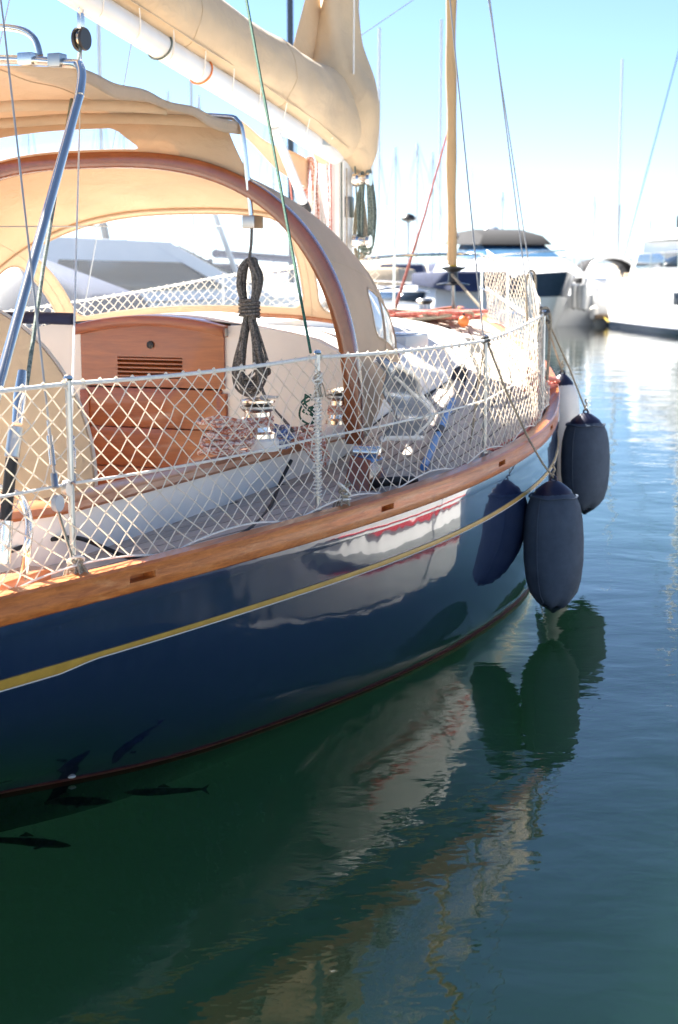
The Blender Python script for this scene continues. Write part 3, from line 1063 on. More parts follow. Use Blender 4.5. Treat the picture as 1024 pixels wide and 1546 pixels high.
# collar wrapped round the mast, open at the bottom, narrowing up the mast
KZ = [(2.70, .19, .12, -.02), (2.78, .235, .17, .08), (2.90, .270, .21, .16), (3.02, .295, .24, .24), (3.15, .300, .25, .30), (3.3, .255, .22, .32), (3.45, .20, .18, .30), (3.6, .155, .145, .26), (3.8, .135, .13, .22), (4.1, .12, .12, .17), (4.8, .11, .11, .14)]
kf = [spline([c[0] for c in KZ], [c[k] for c in KZ]) for k in (1, 2, 3)]
secs = []
for zi in range(51):
    z = 2.70 + 2.10 * zi / 50
    w, fwd, aft = [q_(z) for q_ in kf]
    q = []
    for i in range(40):
        a = 2 * math.pi * i / 40
        c, s = math.cos(a), math.sin(a)
        wob = 1 + .05 * math.sin(5 * a + z * 9) * (1 if z > 3.2 else .4) + .025 * math.sin(3 * a - z * 13)
        q.append((w * c * wob, MU + (fwd if s > 0 else aft) * s * wob, z - (.10 * c if z < 2.9 else 0) * .5))
    secs.append(q)
MB().loft(secs, cap0=False).build('mast_collar', 'sail_cover', cover, angle=60)
MB().grid(lambda a, b: (-.10 - .05 * math.sin(b * 2.6) * (1 - a) + .015 * math.sin(9 * a + 4 * b), -2.96 - (.42 * (1 - a)**1.5) * b - .05 * b, 3.36 + 1.35 * a), 20, 8).build('cover_flap', 'sail_cover', cover, solid=.004, angle=80)
MB().tube([(.19, -3.05, 3.34), (.19, -3.05, 3.40), (.18, -3.0, 4.9)], .007, 6).build('cover_lanyard', 'rope_white', cover)
# vang strut
MB().tube([(0, -4.0, boomp(-4.0) - .07), (0, -3.05, 2.0)], .032, 12).build('vang_strut', 'aluminium_white', mast)
MB().tube([(0, -3.52, 2.43), (0, -3.46, 2.375)], .037, 12).build('vang_collar', 'black_plastic', mast)
# furled headsail on the forestay with its drum
jib = empty('furled_headsail', (0, 0, 0)); jib.parent = yacht
sec_n = 40
jp = [(0.004 * math.sin(i * .9), -.14 - .145 * (i / sec_n) * 2.0, 2.02 + 6.0 * i / sec_n) for i in range(sec_n + 1)]
MB().tube(jp, [.040 + .004 * math.sin(i * 1.3) + .006 * min(1, i / 6) for i in range(sec_n + 1)], 12).build('rolled_sail', 'jib_cover', jib)
MB().lathe([(.03, 0), (.15, .0), (.15, .012), (.05, .03), (.04, .12), (.07, .13), (.11, .15), (.11, .16), (.03, .17)][::1], (0, -.10, 1.84), 'z', 20).build('furling_drum', 'black_plastic', jib)
MB().tube([(0, -.06, 1.60), (0, -.10, 1.84)], .02, 8).build('stay_end', 'steel_dull', jib)
MB().tube([(0, -.10, 2.0), (0, -.12, 2.14)], .035, 10).build('drum_neck', 'yellow_line', jib)

def wire(name, pts, r, m, parent=yacht, seg=6):
    return MB().tube(pts, r, seg).build(name, m, parent)
# shrouds and stays
wire('shroud', [(1.93, -5.35, 1.0), (.02, -3.3, 11.8)], .0045, 'wire')
wire('shroud', [(1.78, -3.75, 1.1), (.1, MU, 10.5)], .0045, 'wire')
wire('shroud', [(1.80, -3.60, 1.1), (.5, MU, 7.2)], .0045, 'wire')
wire('shroud', [(-1.78, -3.75, 1.1), (-.1, MU, 10.5)], .0045, 'wire')
wire('shroud', [(-1.93, -5.35, 1.0), (-.02, -3.3, 11.8)], .0045, 'wire')
wire('inner_stay', [(0, MU, 3.55), (0, -.3, 4.5)], .004, 'wire')
wire('control_line', [(-.02, -2.7, 2.3), (-.75, -6.28, 2.2)], .004, 'wire')

# ------------------------------------------------------------------ stanchions, lifelines, netting
LH = .645
def lhs(u):
    return 1 + .085 * max(0, min(1, (-5.9 - u) / 1.5))
ST = [-10.6, -9.02, -7.57, -5.79, -4.15, -2.2]
def rail_pt(u, sgn, inb, h):
    v = rv(u) - inb
    return (sgn * v, u, rz(u) + .05 + h * lhs(u))
for sgn in (1, -1):
    for u in ST:
        x, y, z = rail_pt(u, sgn, .085, 0)
        so = MB().tube([(x, y, z - .02), (x, y, z + LH * lhs(u))], .0112, 12).build('stanchion', 'steel_dull', yacht)
        MB().lathe([(.035, 0), (.035, .008), (.02, .014), (.019, .07), (.014, .075)], (x, y, z - .01), 'z', 14).build('stanchion_base', 'steel_dull', so)
        MB().lathe([(.014, 0), (.017, .006), (.014, .016), (.004, .02)], (x, y, z + LH * lhs(u)), 'z', 12).build('stanchion_cap', 'steel', so)
    # lifelines
    def line_pts(h, u0=-11.6, u1=-.75, n=96, sag=.012):
        pts = []
        for i in range(n + 1):
            u = u0 + (u1 - u0) * i / n
            k = max([s for s in ST if s <= u] or [-11.6]); k2 = min([s for s in ST if s > u] or [-.75])
            t = (u - k) / max(.01, (k2 - k))
            # straight between stanchions
            a, b = rail_pt(k, sgn, .085, h), rail_pt(k2, sgn, .085, h)
            p = Vector(a).lerp(Vector(b), t)
            p.z -= sag * 4 * t * (1 - t)
            pts.append(p)
        return pts
    top_l, low_l = line_pts(LH - .01), line_pts(.325)
    MB().tube(top_l, .0075, 8).build('lifeline', 'rope_white', yacht)
    MB().tube(low_l, .0055, 8).build('lifeline', 'rope_white', yacht)
    # netting
    def net_pt(s, h):
        """s along the rail (u), h 0..1 from the toe rail to the top line"""
        u = max(-11.6, min(-.7, s))
        k = max([q for q in ST if q <= u] or [-11.6]); k2 = min([q for q in ST if q > u] or [-.7])
        t = (u - k) / max(.01, k2 - k)
        a, b = Vector(rail_pt(k, sgn, .085, 0)), Vector(rail_pt(k2, sgn, .085, 0))
        base = a.lerp(b, t)
        low = Vector(rail_pt(u, sgn, .055, 0))
        scal = .035 + .045 * abs(math.sin((u * 1.0) * math.pi / .78))
        p = low.lerp(base, h**.7)
        p.z = low.z + scal * (1 - h) + (base.z + (LH - .012) * (lhs(k) * (1 - t) + lhs(k2) * t) - 4 * .012 * t * (1 - t) - low.z) * h
        bulge = .025 * math.sin(math.pi * h) * math.sin(u * 2.3 + 1) + .006 * math.sin(u * 9 + h * 7)
        p.x += sgn * bulge
        e = math.sin(math.pi * h)
        p.z += .012 * math.sin(u * 7.7 + h * 5) * e + .007 * math.sin(u * 31 + h * 23) * e - .018 * e * abs(math.sin(u * 1.9 + .6))
        p.y += (.010 * math.sin(u * 13.7 + h * 17) + .006 * math.sin(u * 47 + h * 9)) * min(1, 4 * h * (1.02 - h) + .1)
        return p
    net = MB()
    CELL = .088
    ROWS = 8
    nstr = int((11.6 - .7) / CELL)
    kn = random.Random(5)
    for i in range(-ROWS, nstr + ROWS):
        for dr in (1, -1):
            pts = []
            for j in range(ROWS * 2 + 1):
                s = -11.6 + CELL * (i + dr * j / 2)
                if s < -11.6 or s > -.7:
                    continue
                pts.append(net_pt(s, j / (ROWS * 2)))
            if len(pts) > 1:
                net.tube(pts, .0027, 4, caps=False)
    if sgn == 1:
        for i in range(nstr):
            for j in range(1, ROWS * 2):
                if (j % 2) == 1:
                    s0 = -11.6 + CELL * (i + .5)
                else:
                    s0 = -11.6 + CELL * i
                p = net_pt(s0, j / (ROWS * 2)); q = .0042
                net.add([p + Vector(d) * q for d in ((1, 0, 0), (-1, 0, 0), (0, 1.2, 0), (0, -1.2, 0), (0, 0, 1.2), (0, 0, -1.2))], [(0, 2, 4), (2, 1, 4), (1, 3, 4), (3, 0, 4), (2, 0, 5), (1, 2, 5), (3, 1, 5), (0, 3, 5)])
    no = net.build('safety_net', 'net_white', yacht)
    tag(no, 'white diamond-mesh safety net laced to the lifelines', kind='stuff')
    # edge cord of the net
    MB().tube([net_pt(-11.6 + 10.9 * i / 260, 0) for i in range(261)], .0036, 5).build('net_edge_cord', 'rope_white', yacht)
    # lacing knots along the top
    kb = MB()
    for i in range(nstr):
        p = net_pt(-11.6 + CELL * i, 1.0)
        kb.tube([p + Vector((0, -.008, .010)), p + Vector((0, .0, .014)), p + Vector((0, .008, .008)), p + Vector((0, .004, -.012))], .0045, 5)
    tag(kb.build('net_lacing', 'net_white', yacht), kind='stuff')
# pulpit at the bow
pul = empty('pulpit', (0, 0, 0)); pul.parent = yacht
def pp(u, sgn, h): 
    return (sgn * max(.10, rv(u) - .06), u, rz(u) + .06 + h)
topr = smooth_path([pp(-2.0, 1, .60), pp(-1.3, 1, .58), pp(-.6, 1, .56), (.16, .12, 2.12), (-.16, .12, 2.12), pp(-.6, -1, .56), pp(-1.3, -1, .58), pp(-2.0, -1, .60)], 8)
MB().tube(topr, .0135, 10).build('top_rail', 'steel', pul)
for sgn in (1, -1):
    MB().tube(smooth_path([pp(-2.0, sgn, .30), pp(-1.3, sgn, .29), pp(-.5, sgn, .28)], 8), .009, 8).build('mid_rail', 'steel', pul)
    for u in (-1.95, -1.3, -.55):
        MB().tube([pp(u, sgn, -.03), pp(u, sgn, .575)], .0135, 10).build('post', 'steel', pul)
# foredeck gear
MB().box(.38, .86, -3.80, -3.32, 1.42, 1.535).build('deck_hatch', 'gelcoat_grey', coach, bevel=.015)
MB().box(.43, .81, -3.75, -3.37, 1.537, 1.548).build('hatch_pane', 'vinyl_reflective', coach, bevel=.004)
MB().lathe([(.10, 0), (.10, .03), (.06, .05), (.05, .12), (.08, .15), (.06, .17), (.01, .17)], (-.05, -.75, 1.56), 'z', 16).build('windlass', 'steel_dull', yacht)
MB().box(-.22, .12, -.95, -.55, 1.50, 1.575).build('windlass_pad', 'white_paint', yacht, bevel=.01)

# ------------------------------------------------------------------ things on and around the yacht
M_INV = M_Y.inverted()
TH = math.atan(361 / 2293)
def ray(px, py):
    d = Vector((px - 512, 2293, 773 - py))
    return Vector((d.x, d.y * math.cos(TH) + d.z * math.sin(TH), -d.y * math.sin(TH) + d.z * math.cos(TH)))
def on_z(px, py, z):
    """yacht-frame point at height z along a sight line (used to survey positions from the photograph)"""
    r = ray(px, py)
    return M_INV @ (Vector((0, 0, CAM_H)) + r * ((z - CAM_H) / r.z))
def on_v(px, py, v):
    r = ray(px, py)
    o = M_INV @ Vector((0, 0, CAM_H)); q = M_INV.to_3x3() @ r
    return o + q * ((v - o.x) / q.x)
def on_u(px, py, u):
    r = ray(px, py)
    o = M_INV @ Vector((0, 0, CAM_H)); q = M_INV.to_3x3() @ r
    return o + q * ((u - o.y) / q.y)
def ything(name, base, label, cat, group=None, rz_=0):
    """top-level thing standing or hanging on the yacht: Empty at its base, axes along the yacht"""
    w = M_Y @ Vector(base)
    return empty(name, w, R(-22) + rz_, label, cat, group)
def sh(pts, base):
    b = Vector(base)
    return [Vector(p) - b for p in pts]

# fenders
def fender(base_top, length, rad, body, label, lean=0.0, line=None, tail=True, grp='fenders hanging along the starboard bow'):
    """hangs from its eye at base_top"""
    t = ything('fender', base_top, label, 'fender', grp)
    L = length
    prof = [(rad * .34, -L), (rad * .44, -L + .008), (rad * .60, -L * .955), (rad * .78, -L * .89), (rad * .92, -L * .78), (rad * .99, -L * .63), (rad, -L * .45), (rad * .965, -L * .30), (rad * .88, -L * .19), (rad * .77, -L * .125), (rad * .62, -L * .088), (rad * .5, -L * .078)]
    b = MB().lathe(prof, (0, 0, 0), 'z', 28)
    # soft folds near the lower end of the cover
    vs = []
    for (x, y, z) in b.v:
        a = math.atan2(y, x); k = max(0, (-z / L - .75) / .25)
        f = 1 + .06 * k * math.sin(7 * a + z * 20) - .014 * math.sin(2 * a + z * 5) + .008 * math.sin(9 * a + 26 * z) * math.sin(z * 11)
        vs.append((x * f + lean * (-z), y * f, z + .01 * k * math.sin(5 * a)))
    b.v = vs
    b.build('fender_body', body, t, angle=60)
    if body == 'fender_cover':
        MB().tube([(rad * .80 * math.cos(a), rad * .80 * math.sin(a), -L * .118 + .004 * math.sin(5 * a)) for a in [k * math.pi / 16 for k in range(32)]], .006, 6, closed=True).build('cover_hem', body, t)
        MB().tube([((r_ * 1.005 + .001) * math.cos(-1.9) + lean * (-h_), (r_ * 1.005 + .001) * math.sin(-1.9), h_) for r_, h_ in prof[2:-2]], .0035, 5).build('cover_seam', body, t)
    cap = MB().lathe([(rad * .66, -L * .100), (rad * .60, -L * .07), (rad * .42, -L * .035), (rad * .25, -.005), (rad * .10, .004)], (0, 0, 0), 'z', 20)
    cap.build('end_cap', 'fender_end', t)
    MB().tube([(.016 * math.cos(a), 0, .010 + .016 * math.sin(a)) for a in [k * math.pi / 8 for k in range(16)]], .007, 8, closed=True).build('eye', 'fender_end', t)
    if tail:
        MB().lathe([(rad * .42, -L + .004), (rad * .3, -L - .012), (rad * .12, -L - .03), (.01, -L - .04)], (lean * L, 0, 0), 'z', 16).build('bottom_cap', 'fender_end', t)
    if line:
        base = Vector(base_top)
        MB().tube([Vector(p) - base for p in line], .006, 8).build('fender_line', 'rope_tan', t)
        MB().tube([Vector((.006 * math.cos(k * .9), .006 * math.sin(k * .9), .02 + k * .006)) for k in range(14)], .006, 6).build('knot', 'rope_tan', t)
    return t
s3t = Vector(rail_pt(-5.79, 1, .085, LH)); s4t = Vector(rail_pt(-4.15, 1, .085, LH))
f1 = Vector((2.24, -5.24, .815))
fender(f1, .70, .165, 'fender_cover', 'navy cloth covered fender hanging lowest and nearest the camera', .02,
       [s3t, s3t + (Vector((rv(-5.35) + .02, -5.35, rz(-5.35) + .10)) - s3t) * .5, Vector((rv(-5.25) + .02, -5.27, rz(-5.25) + .095)), f1 + Vector((-.05, -.05, .10)), f1 + Vector((0, 0, .02))])
f2 = Vector((1.93, -3.12, 1.0))
fender(f2, .66, .165, 'fender_cover', 'smaller looking navy cloth covered fender hanging in front of the white fender', .015,
       [s4t, f2 + (s4t - f2) * .5 + Vector((.02, 0, -.01)), f2 + Vector((0, 0, .02))])
f3 = Vector((1.63, -2.58, 1.225))
fender(f3, .80, .13, 'fender_vinyl', 'white vinyl fender with navy ends behind the covered fenders', .01,
       [s4t + Vector((0, .0, -.01)), f3 + (s4t - f3) * .45, f3 + Vector((0, 0, .02))])

# dark rope coil hanging from the dodger hoop
cb = Vector((.945, -6.40, 1.30))
t = ything('coiled_rope', cb, 'dark grey rope coil hanging from the dodger hoop clamp', 'rope')
cr = random.Random(4)
for i in range(14):
    k = (i - 6.5) / 6.5
    j = lambda s: cr.uniform(-s, s)
    w1, w2 = .030 + .030 * abs(k) , .03 + .055 * abs(k)
    y = .032 * math.sin(i * 2.1)
    zt, zb = .71 + j(.015), .02 + .10 * cr.random()
    P = [(-w1 + j(.006), y, .60 + j(.02)), (-w1 * .6, y, zt - .03), (0 + k * .01, y + .02, zt), (w1 * .6, y, zt - .03), (w1 + j(.006), y + j(.01), .60 + j(.02)), (.018 + j(.012), y * .6, .46), (.022 + k * .012, y * .7, .38),
         (w2 + j(.012), y, .18), (w2 * .8 + j(.02), y + .01, zb + .04), (j(.02), y, zb), (-w2 * .8 + j(.02), y, zb + .04), (-w2 + j(.012), y, .18), (-.022 + k * .012, y * .7, .38), (-.018 + j(.012), y * .6, .46)]
    MB().tube(smooth_path(P, 5, True), .0066, 8, closed=True).build('rope_turn', 'rope_dark', t)
MB().tube([(.050 * math.cos(a * 1.0), .048 * math.sin(a), .43 + .0028 * a) for a in [k * .5 for k in range(0, 62)]], .008, 8).build('binding', 'rope_dark', t)
MB().tube([(0, .0, .70), (0, .03, .80), (-.01, .06, .90)], .008, 8).build('hanging_loop', 'rope_dark', t)
tail = smooth_path(sh([(.99, -6.42, 1.50), (1.04, -6.45, 1.36), (1.12, -6.50, 1.28), (1.22, -6.55, 1.21), (1.32, -6.62, 1.13)], cb), 6)
MB().tube(tail, .008, 8).build('rope_tail', 'rope_dark', t)

# sheet winches on the coaming
def winch(x, y, z, label, s=1.0):
    t = ything('sheet_winch', (x, y, z), label, 'winch', 'sheet winches on the coaming')
    MB().lathe([(.085 * s, 0), (.085 * s, .02), (.07 * s, .03), (.062 * s, .07), (.062 * s, .12), (.075 * s, .13)], (0, 0, 0), 'z', 24).build('drum', 'steel', t)
    MB().lathe([(.075 * s, .131), (.082 * s, .138), (.082 * s, .148), (.06 * s, .154)], (0, 0, 0), 'z', 24).build('lower_jaw', 'steel_dull', t)
    MB().lathe([(.06 * s, .160), (.082 * s, .166), (.082 * s, .176), (.04 * s, .186), (.01, .188)], (0, 0, 0), 'z', 24).build('upper_jaw', 'steel', t)
    MB().box(.02 * s, .10 * s, -.02, .02, .186, .198).build('feeder_arm', 'steel_dull', t, bevel=.004)
    tu = MB()
    tu.tube([((.068 * s) * math.cos(a), .068 * s * math.sin(a), .045 + .0026 * a) for a in [k * .35 for k in range(62)]], .008, 7)
    tu.build('rope_turns', 'rope_red', t)
    return t
MB().lathe([(.10, 0), (.10, .05), (.088, .06)], (1.235, -6.93, 1.085 + .04), 'z', 20).build('winch_pad', 'white_paint', cock)
winch(1.235, -6.93, 1.186, 'chrome self-tailing winch beside the pile of coloured ropes')
MB().lathe([(.10, 0), (.10, .05), (.088, .06)], (1.33, -6.12, 1.12), 'z', 20).build('winch_pad', 'white_paint', cock)
winch(1.33, -6.12, 1.181, 'chrome winch beside the foot of the wooden hoop', .95)

# pile of coloured ropes on the coaming
def rope_pile(c, label, m, seed, n, rx, ry, h, r=.008, droop=0):
    t = ything('rope_coil', c, label, 'rope')
    g = random.Random(seed)
    for i in range(n):
        ph = g.uniform(0, 6.3); k = g.uniform(.72, 1.08); zz = h * (i + .5) / n
        ox, oy = g.uniform(-.02, .02), g.uniform(-.025, .025)
        tx, ty = g.uniform(-.25, .25), g.uniform(-.25, .25)
        pts = []
        for q in range(22):
            a = ph + q / 22 * 2 * math.pi
            x = ox + rx * k * math.cos(a); y = oy + ry * k * math.sin(a)
            z = .012 + zz + x * tx * .6 + y * ty * .6 + .008 * math.sin(3 * a + i)
            if droop and x > .05: z -= droop * (x - .05) * 3.2
            pts.append((x, y, max(z, -.2)))
        MB().tube(pts, r, 7, closed=True).build('rope_turn', m, t)
    return t
rope_pile((1.20, -7.18, 1.13), 'red and white flecked rope coil piled on the coaming beside the winch', 'rope_red', 3, 13, .11, .14, .15)
rope_pile((1.22, -6.80, 1.13), 'blue and white flecked rope coil heaped forward of the winch', 'rope_blue', 8, 8, .12, .11, .08)
rope_pile((1.31, -6.60, 1.128), 'red flecked rope tail trailing over the outside of the coaming', 'rope_red', 12, 5, .13, .10, .05, droop=.4)
# green line bundle hung inside the second stanchion
gb = Vector((1.30, -6.45, 1.13))
t = ything('green_line', gb, 'bright green thin line bunched beside the aft winch', 'rope')
for i in range(5):
    g = random.Random(40 + i)
    MB().tube(smooth_path([(g.uniform(-.05, .05), g.uniform(-.05, .05), .02 + .20 * k / 5) for k in range(6)], 5), .005, 6).build('strand', 'rope_green', t)
# brown wooden fairlead with black handle on the side deck
fb = on_z(552, 738, .93)
t = ything('fairlead_block', fb, 'varnished wooden block with chrome roller and black handle on the side deck', 'block')
MB().add([(-.07, -.13, 0), (.07, -.13, 0), (.07, .15, 0), (-.07, .15, 0), (-.05, -.07, .17), (.05, -.07, .15), (.05, .10, .10), (-.05, .10, .12)],
         [(3, 2, 1, 0), (4, 5, 6, 7), (0, 1, 5, 4), (1, 2, 6, 5), (2, 3, 7, 6), (3, 0, 4, 7)]).build('wooden_wedge', 'varnish', t, bevel=.008)
MB().lathe([(.035, -.06), (.035, .06), (.02, .07)], (0, .02, .175), 'x', 16).build('roller', 'steel', t)
MB().box(-.06, .06, -.06, .09, .135, .150).build('roller_plate', 'blue_pole', t, bevel=.006)
MB().tube(smooth_path([(.06, -.05, .03), (.12, -.09, .05), (.20, -.05, .055), (.25, .03, .05)], 5), [.022] * 14 + [.015, .01], 10).build('handle', 'black_rubber', t)

# blue boathook lying on the side deck
a, b_ = on_z(640, 705, .985), on_z(684, 605, 1.17)
bh = ything('boathook', a, 'blue boathook lying on the shaded teak side deck', 'boathook')
MB().tube(sh([a, (a + b_) / 2, b_], a), .020, 10).build('pole', 'blue_pole', bh)
MB().tube(sh([a + (b_ - a) * .44, a + (b_ - a) * .52], a), .028, 10).build('grip', 'black_rubber', bh)

# crumpled clear vinyl flap folded back at the dodger side
vb = on_v(585, 655, 1.62)
t = ything('vinyl_flap', vb, 'crumpled clear vinyl side curtain folded at the foot of the dodger', 'curtain')
def flap(a, b):
    w = .10 + .22 * math.sin(min(1, b * 1.35) * math.pi * .55)
    x = .05 * math.sin(a * 7 + b * 3) + .03 * math.sin(b * 11)
    return (x + .03 * b, -.20 + w * 2.0 * a + .12 * b, -.02 + .42 * (1 - b) - .05 * a)
MB().grid(flap, 14, 14).build('clear_sheet', 'vinyl_milky', t, solid=.003, angle=80)
MB().tube([flap(1, k / 14) for k in range(15)] + [flap(1 - k / 14, 1) for k in range(1, 15)], .014, 8).build('hem', 'white_paint', t)
MB().tube([flap(.55 + .3 * math.sin(k / 14 * 3), k / 14) for k in range(15)], .010, 8).build('fold', 'white_paint', t)

# canvas-covered steering wheel
wheel = empty('steering_wheel', (0, 0, 0)); wheel.parent = yacht
wc = on_v(-85, 712, 0.0)
rw = .80
MB().lathe([(.02, .05), (rw * .5, .06), (rw * .9, .045), (rw, .02), (rw, -.02), (rw * .9, -.04), (rw * .5, -.05), (.02, -.04)][::-1], (wc.x, wc.y, wc.z), 'y', 56).build('wheel_cover', 'wheel_cover', wheel)
MB().tube([(wc.x + (rw + .004) * math.cos(k * math.pi / 32), wc.y - .0, wc.z + (rw + .004) * math.sin(k * math.pi / 32)) for k in range(64)], .008, 6, closed=True).build('cover_piping', 'net_white', wheel)
MB().tube([(wc.x, wc.y + .05, .44), (wc.x, wc.y + .14, wc.z)], .07, 12).build('pedestal', 'white_paint', wheel)

# wires, tackles and lines on the near quarter
s1t = Vector(rail_pt(-9.02, 1, .085, LH)); s1b = Vector(rail_pt(-9.02, 1, .085, 0))
bl = Vector((.02, -6.42, boomp(-6.42) - .22))
bt = ything('tackle_block', bl, 'black and chrome pulley block hanging under the boom', 'block')
for sx in (-.028, .012):
    MB().lathe([(.055, 0), (.06, .006), (.055, .016), (.01, .016)], (sx, 0, 0), 'x', 18).build('cheek', 'black_plastic', bt)
MB().lathe([(.045, 0), (.035, .008), (.045, .016)], (-.008, 0, 0), 'x', 16).build('sheave', 'steel', bt)
MB().box(-.012, .012, -.02, .02, .05, .13).build('head_strap', 'steel', bt, bevel=.004)
MB().tube([(.0, .022 * math.cos(k * math.pi / 8), .15 + .03 * math.sin(k * math.pi / 8)) for k in range(16)], .006, 8, closed=True).build('shackle', 'steel', bt)
wire('boom_preventer', [bl + Vector((0, 0, -.05)), s1b + Vector((.0, .0, .42))], .0045, 'rope_white')
wire('boom_tail', [bl + Vector((0, -.01, -.04)), on_v(66, 400, 1.1), on_v(40, 585, 1.30)], .008, 'rope_greygreen')
wa = s1b + Vector((.0, -.10, .40))
wire('backstay_wire', [wa, on_v(5, 30, .95), on_v(-10, -90, .85)], .004, 'wire')
wire('green_halyard', [Vector(rail_pt(-7.62, 1, .085, LH + .01)), on_v(372, 0, .55), on_v(360, -60, .5)], [.006, .0085, .0085], 'rope_green')
def turnbuckle(p, d, L, name='turnbuckle'):
    d = Vector(d).normalized()
    p = Vector(p)
    o = MB().tube([p, p + d * L * .25, p + d * L * .27, p + d * L * .75, p + d * L * .77, p + d * L], [.005, .005, .011, .011, .005, .005], 10).build(name, 'steel', yacht)
    MB().tube([p + d * (-.02), p + d * .03], .012, 10).build('toggle', 'steel_dull', o)
    return o
turnbuckle(wa + Vector((0, 0, -.03)), on_v(5, 30, .95) - wa, .22)
turnbuckle(s1b + Vector((0, .01, .36)), bl - s1b, .22)
MB().lathe([(.028, 0), (.028, .018), (.01, .018)], (s1b.x - .01, s1b.y - .02, s1b.z + .34), 'x', 14).build('lead_block', 'steel_dull', yacht)
MB().lathe([(.028, 0), (.028, .018), (.01, .018)], (s1b.x + .0, s1b.y - .10, s1b.z + .30), 'x', 14).build('lead_block', 'gelcoat_grey', yacht)
wire('lead_strop', [s1b + Vector((0, -.10, .30)), s1b + Vector((.01, -.03, .12)), s1b + Vector((0, 0, .02))], .006, 'steel_dull')
# frayed lashing at the foot of stanchions
def lashing(b, label, seed, s=1.0):
    t = ything('rope_lashing', b, label, 'rope', 'rope lashings at the stanchion feet')
    g = random.Random(seed)
    for i in range(8):
        a0 = g.uniform(0, 6.3); rr_ = .018 * s + g.uniform(-.004, .008); tx, ty = g.uniform(-.9, .9), g.uniform(-.9, .9); zc = g.uniform(.03, .11) * s
        MB().tube([(rr_ * math.cos(a0 + k * .45), rr_ * math.sin(a0 + k * .45), zc + rr_ * (tx * math.cos(a0 + k * .45) + ty * math.sin(a0 + k * .45))) for k in range(14)], .0045 * s, 6, closed=True).build('rope_turn', 'rope_tan' if i % 3 else 'rope_white', t)
    for i in range(9):
        a0 = g.uniform(0, 6.3); q = g.uniform(.02, .05) * s
        MB().tube(smooth_path([(.012 * math.cos(a0), .012 * math.sin(a0), .07 * s), (q * math.cos(a0), q * math.sin(a0), .03 * s), (q * 1.25 * math.cos(a0 + .4), q * 1.25 * math.sin(a0 + .4), -.03 * s)], 4), .0042 * s, 5).build('rope_end', 'rope_tan', t)
    return t
lashing(s1b + Vector((.01, 0, .01)), 'frayed rope lashing at the foot of the stanchion nearest the camera', 1, 1.15)
lashing(Vector(rail_pt(-7.42, 1, .05, .02)), 'pale knotted rope lashing on the rail just forward of the second stanchion', 2)
s2b = Vector(rail_pt(-7.57, 1, .085, 0))
lashing(s2b + Vector((0, 0, LH - .10)), 'rope lashing bound round the top of the second stanchion', 5, .7)
# rope serving up the second stanchion
MB().tube([s2b + Vector((.016 * math.cos(k * .8), .016 * math.sin(k * .8), .10 + .5 * k / 260)) for k in range(260)], .0035, 5).build('stanchion_serving', 'rope_white', yacht)
# tail lines hanging along the third stanchion
s3b = Vector(rail_pt(-5.79, 1, .085, 0))
wire('hanging_line', smooth_path([s3t + Vector((-.01, .02, -.02)), s3t + Vector((-.05, .02, -.3)), s3t + Vector((-.08, .02, -.56))], 5), .006, 'rope_tan')
MB().tube([s3t + Vector((.02 * math.cos(k * .8), .02 * math.sin(k * .8), -.03 + .0025 * k)) for k in range(16)], .007, 6).build('stanchion_knot', 'rope_dark', yacht)
MB().tube([s4t + Vector((.03 * math.cos(k * .6), .03 * math.sin(k * .6), -.06 + .006 * k)) for k in range(16)], .010, 6).build('stanchion_knot', 'rope_dark', yacht)
s5t = Vector(rail_pt(-2.2, 1, .085, LH))
for tt in (s4t, s5t):
    wire('hanging_loop', smooth_path([tt + Vector((-.02, 0, -.35)), tt + Vector((-.03, 0, -.05)), tt + Vector((0, .02, .03)), tt + Vector((.03, .04, -.05)), tt + Vector((.02, .03, -.42))], 6), .010, 'rope_tan')
# pinkish rope laid along the inside of the toe rail
pr = [Vector((rv(u) - .10 - .02 * math.sin(u * 6), u, dz(u, rv(u)) + .03)) for u in [-7.0 + .12 * k for k in range(11)]] + [s3b + Vector((.0, .04, .07))] + [Vector((rv(u) - .09 - .01 * math.sin(u * 8), u, dz(u, rv(u)) + .05)) for u in [-5.6 + .14 * k for k in range(14)]]
tr = ything('deck_line', pr[0], 'faded pink rope led along the inside of the toe rail', 'rope')
MB().tube(sh(smooth_path(pr, 3), pr[0]), .0085, 8).build('line', 'rope_pink', tr)
g = random.Random(6)
cbp = Vector((rv(-3.55) - .10, -3.6, dz(-3.55, 1.7) + .03))
tr = ything('chain_coil', cbp, 'salmon coloured rope heaped against the rail beside the fourth stanchion', 'rope')
for i in range(7):
    MB().tube(smooth_path([(g.uniform(-.06, .05), g.uniform(-.35, .35), .02 + .03 * k * g.random()) for k in range(6)], 5, True), .012, 7, closed=True).build('rope_turn', 'rope_pink', tr)
# black hose across the side deck
hp = [on_z(-60, 862, 1.0), on_z(0, 838, .985), on_z(60, 818, .99), on_z(115, 812, 1.0), on_z(160, 828, .93), on_z(200, 843, .905), on_z(250, 840, .905), on_z(310, 824, .905), on_z(370, 803, .91), on_z(405, 770, .925), on_z(425, 725, 1.0), on_z(440, 695, 1.08)]
hs = ything('black_hose', hp[0], 'black hose snaking along the teak side deck', 'hose')
MB().tube(sh(smooth_path(hp, 8), hp[0]), .0085, 10).build('hose', 'black_rubber', hs)
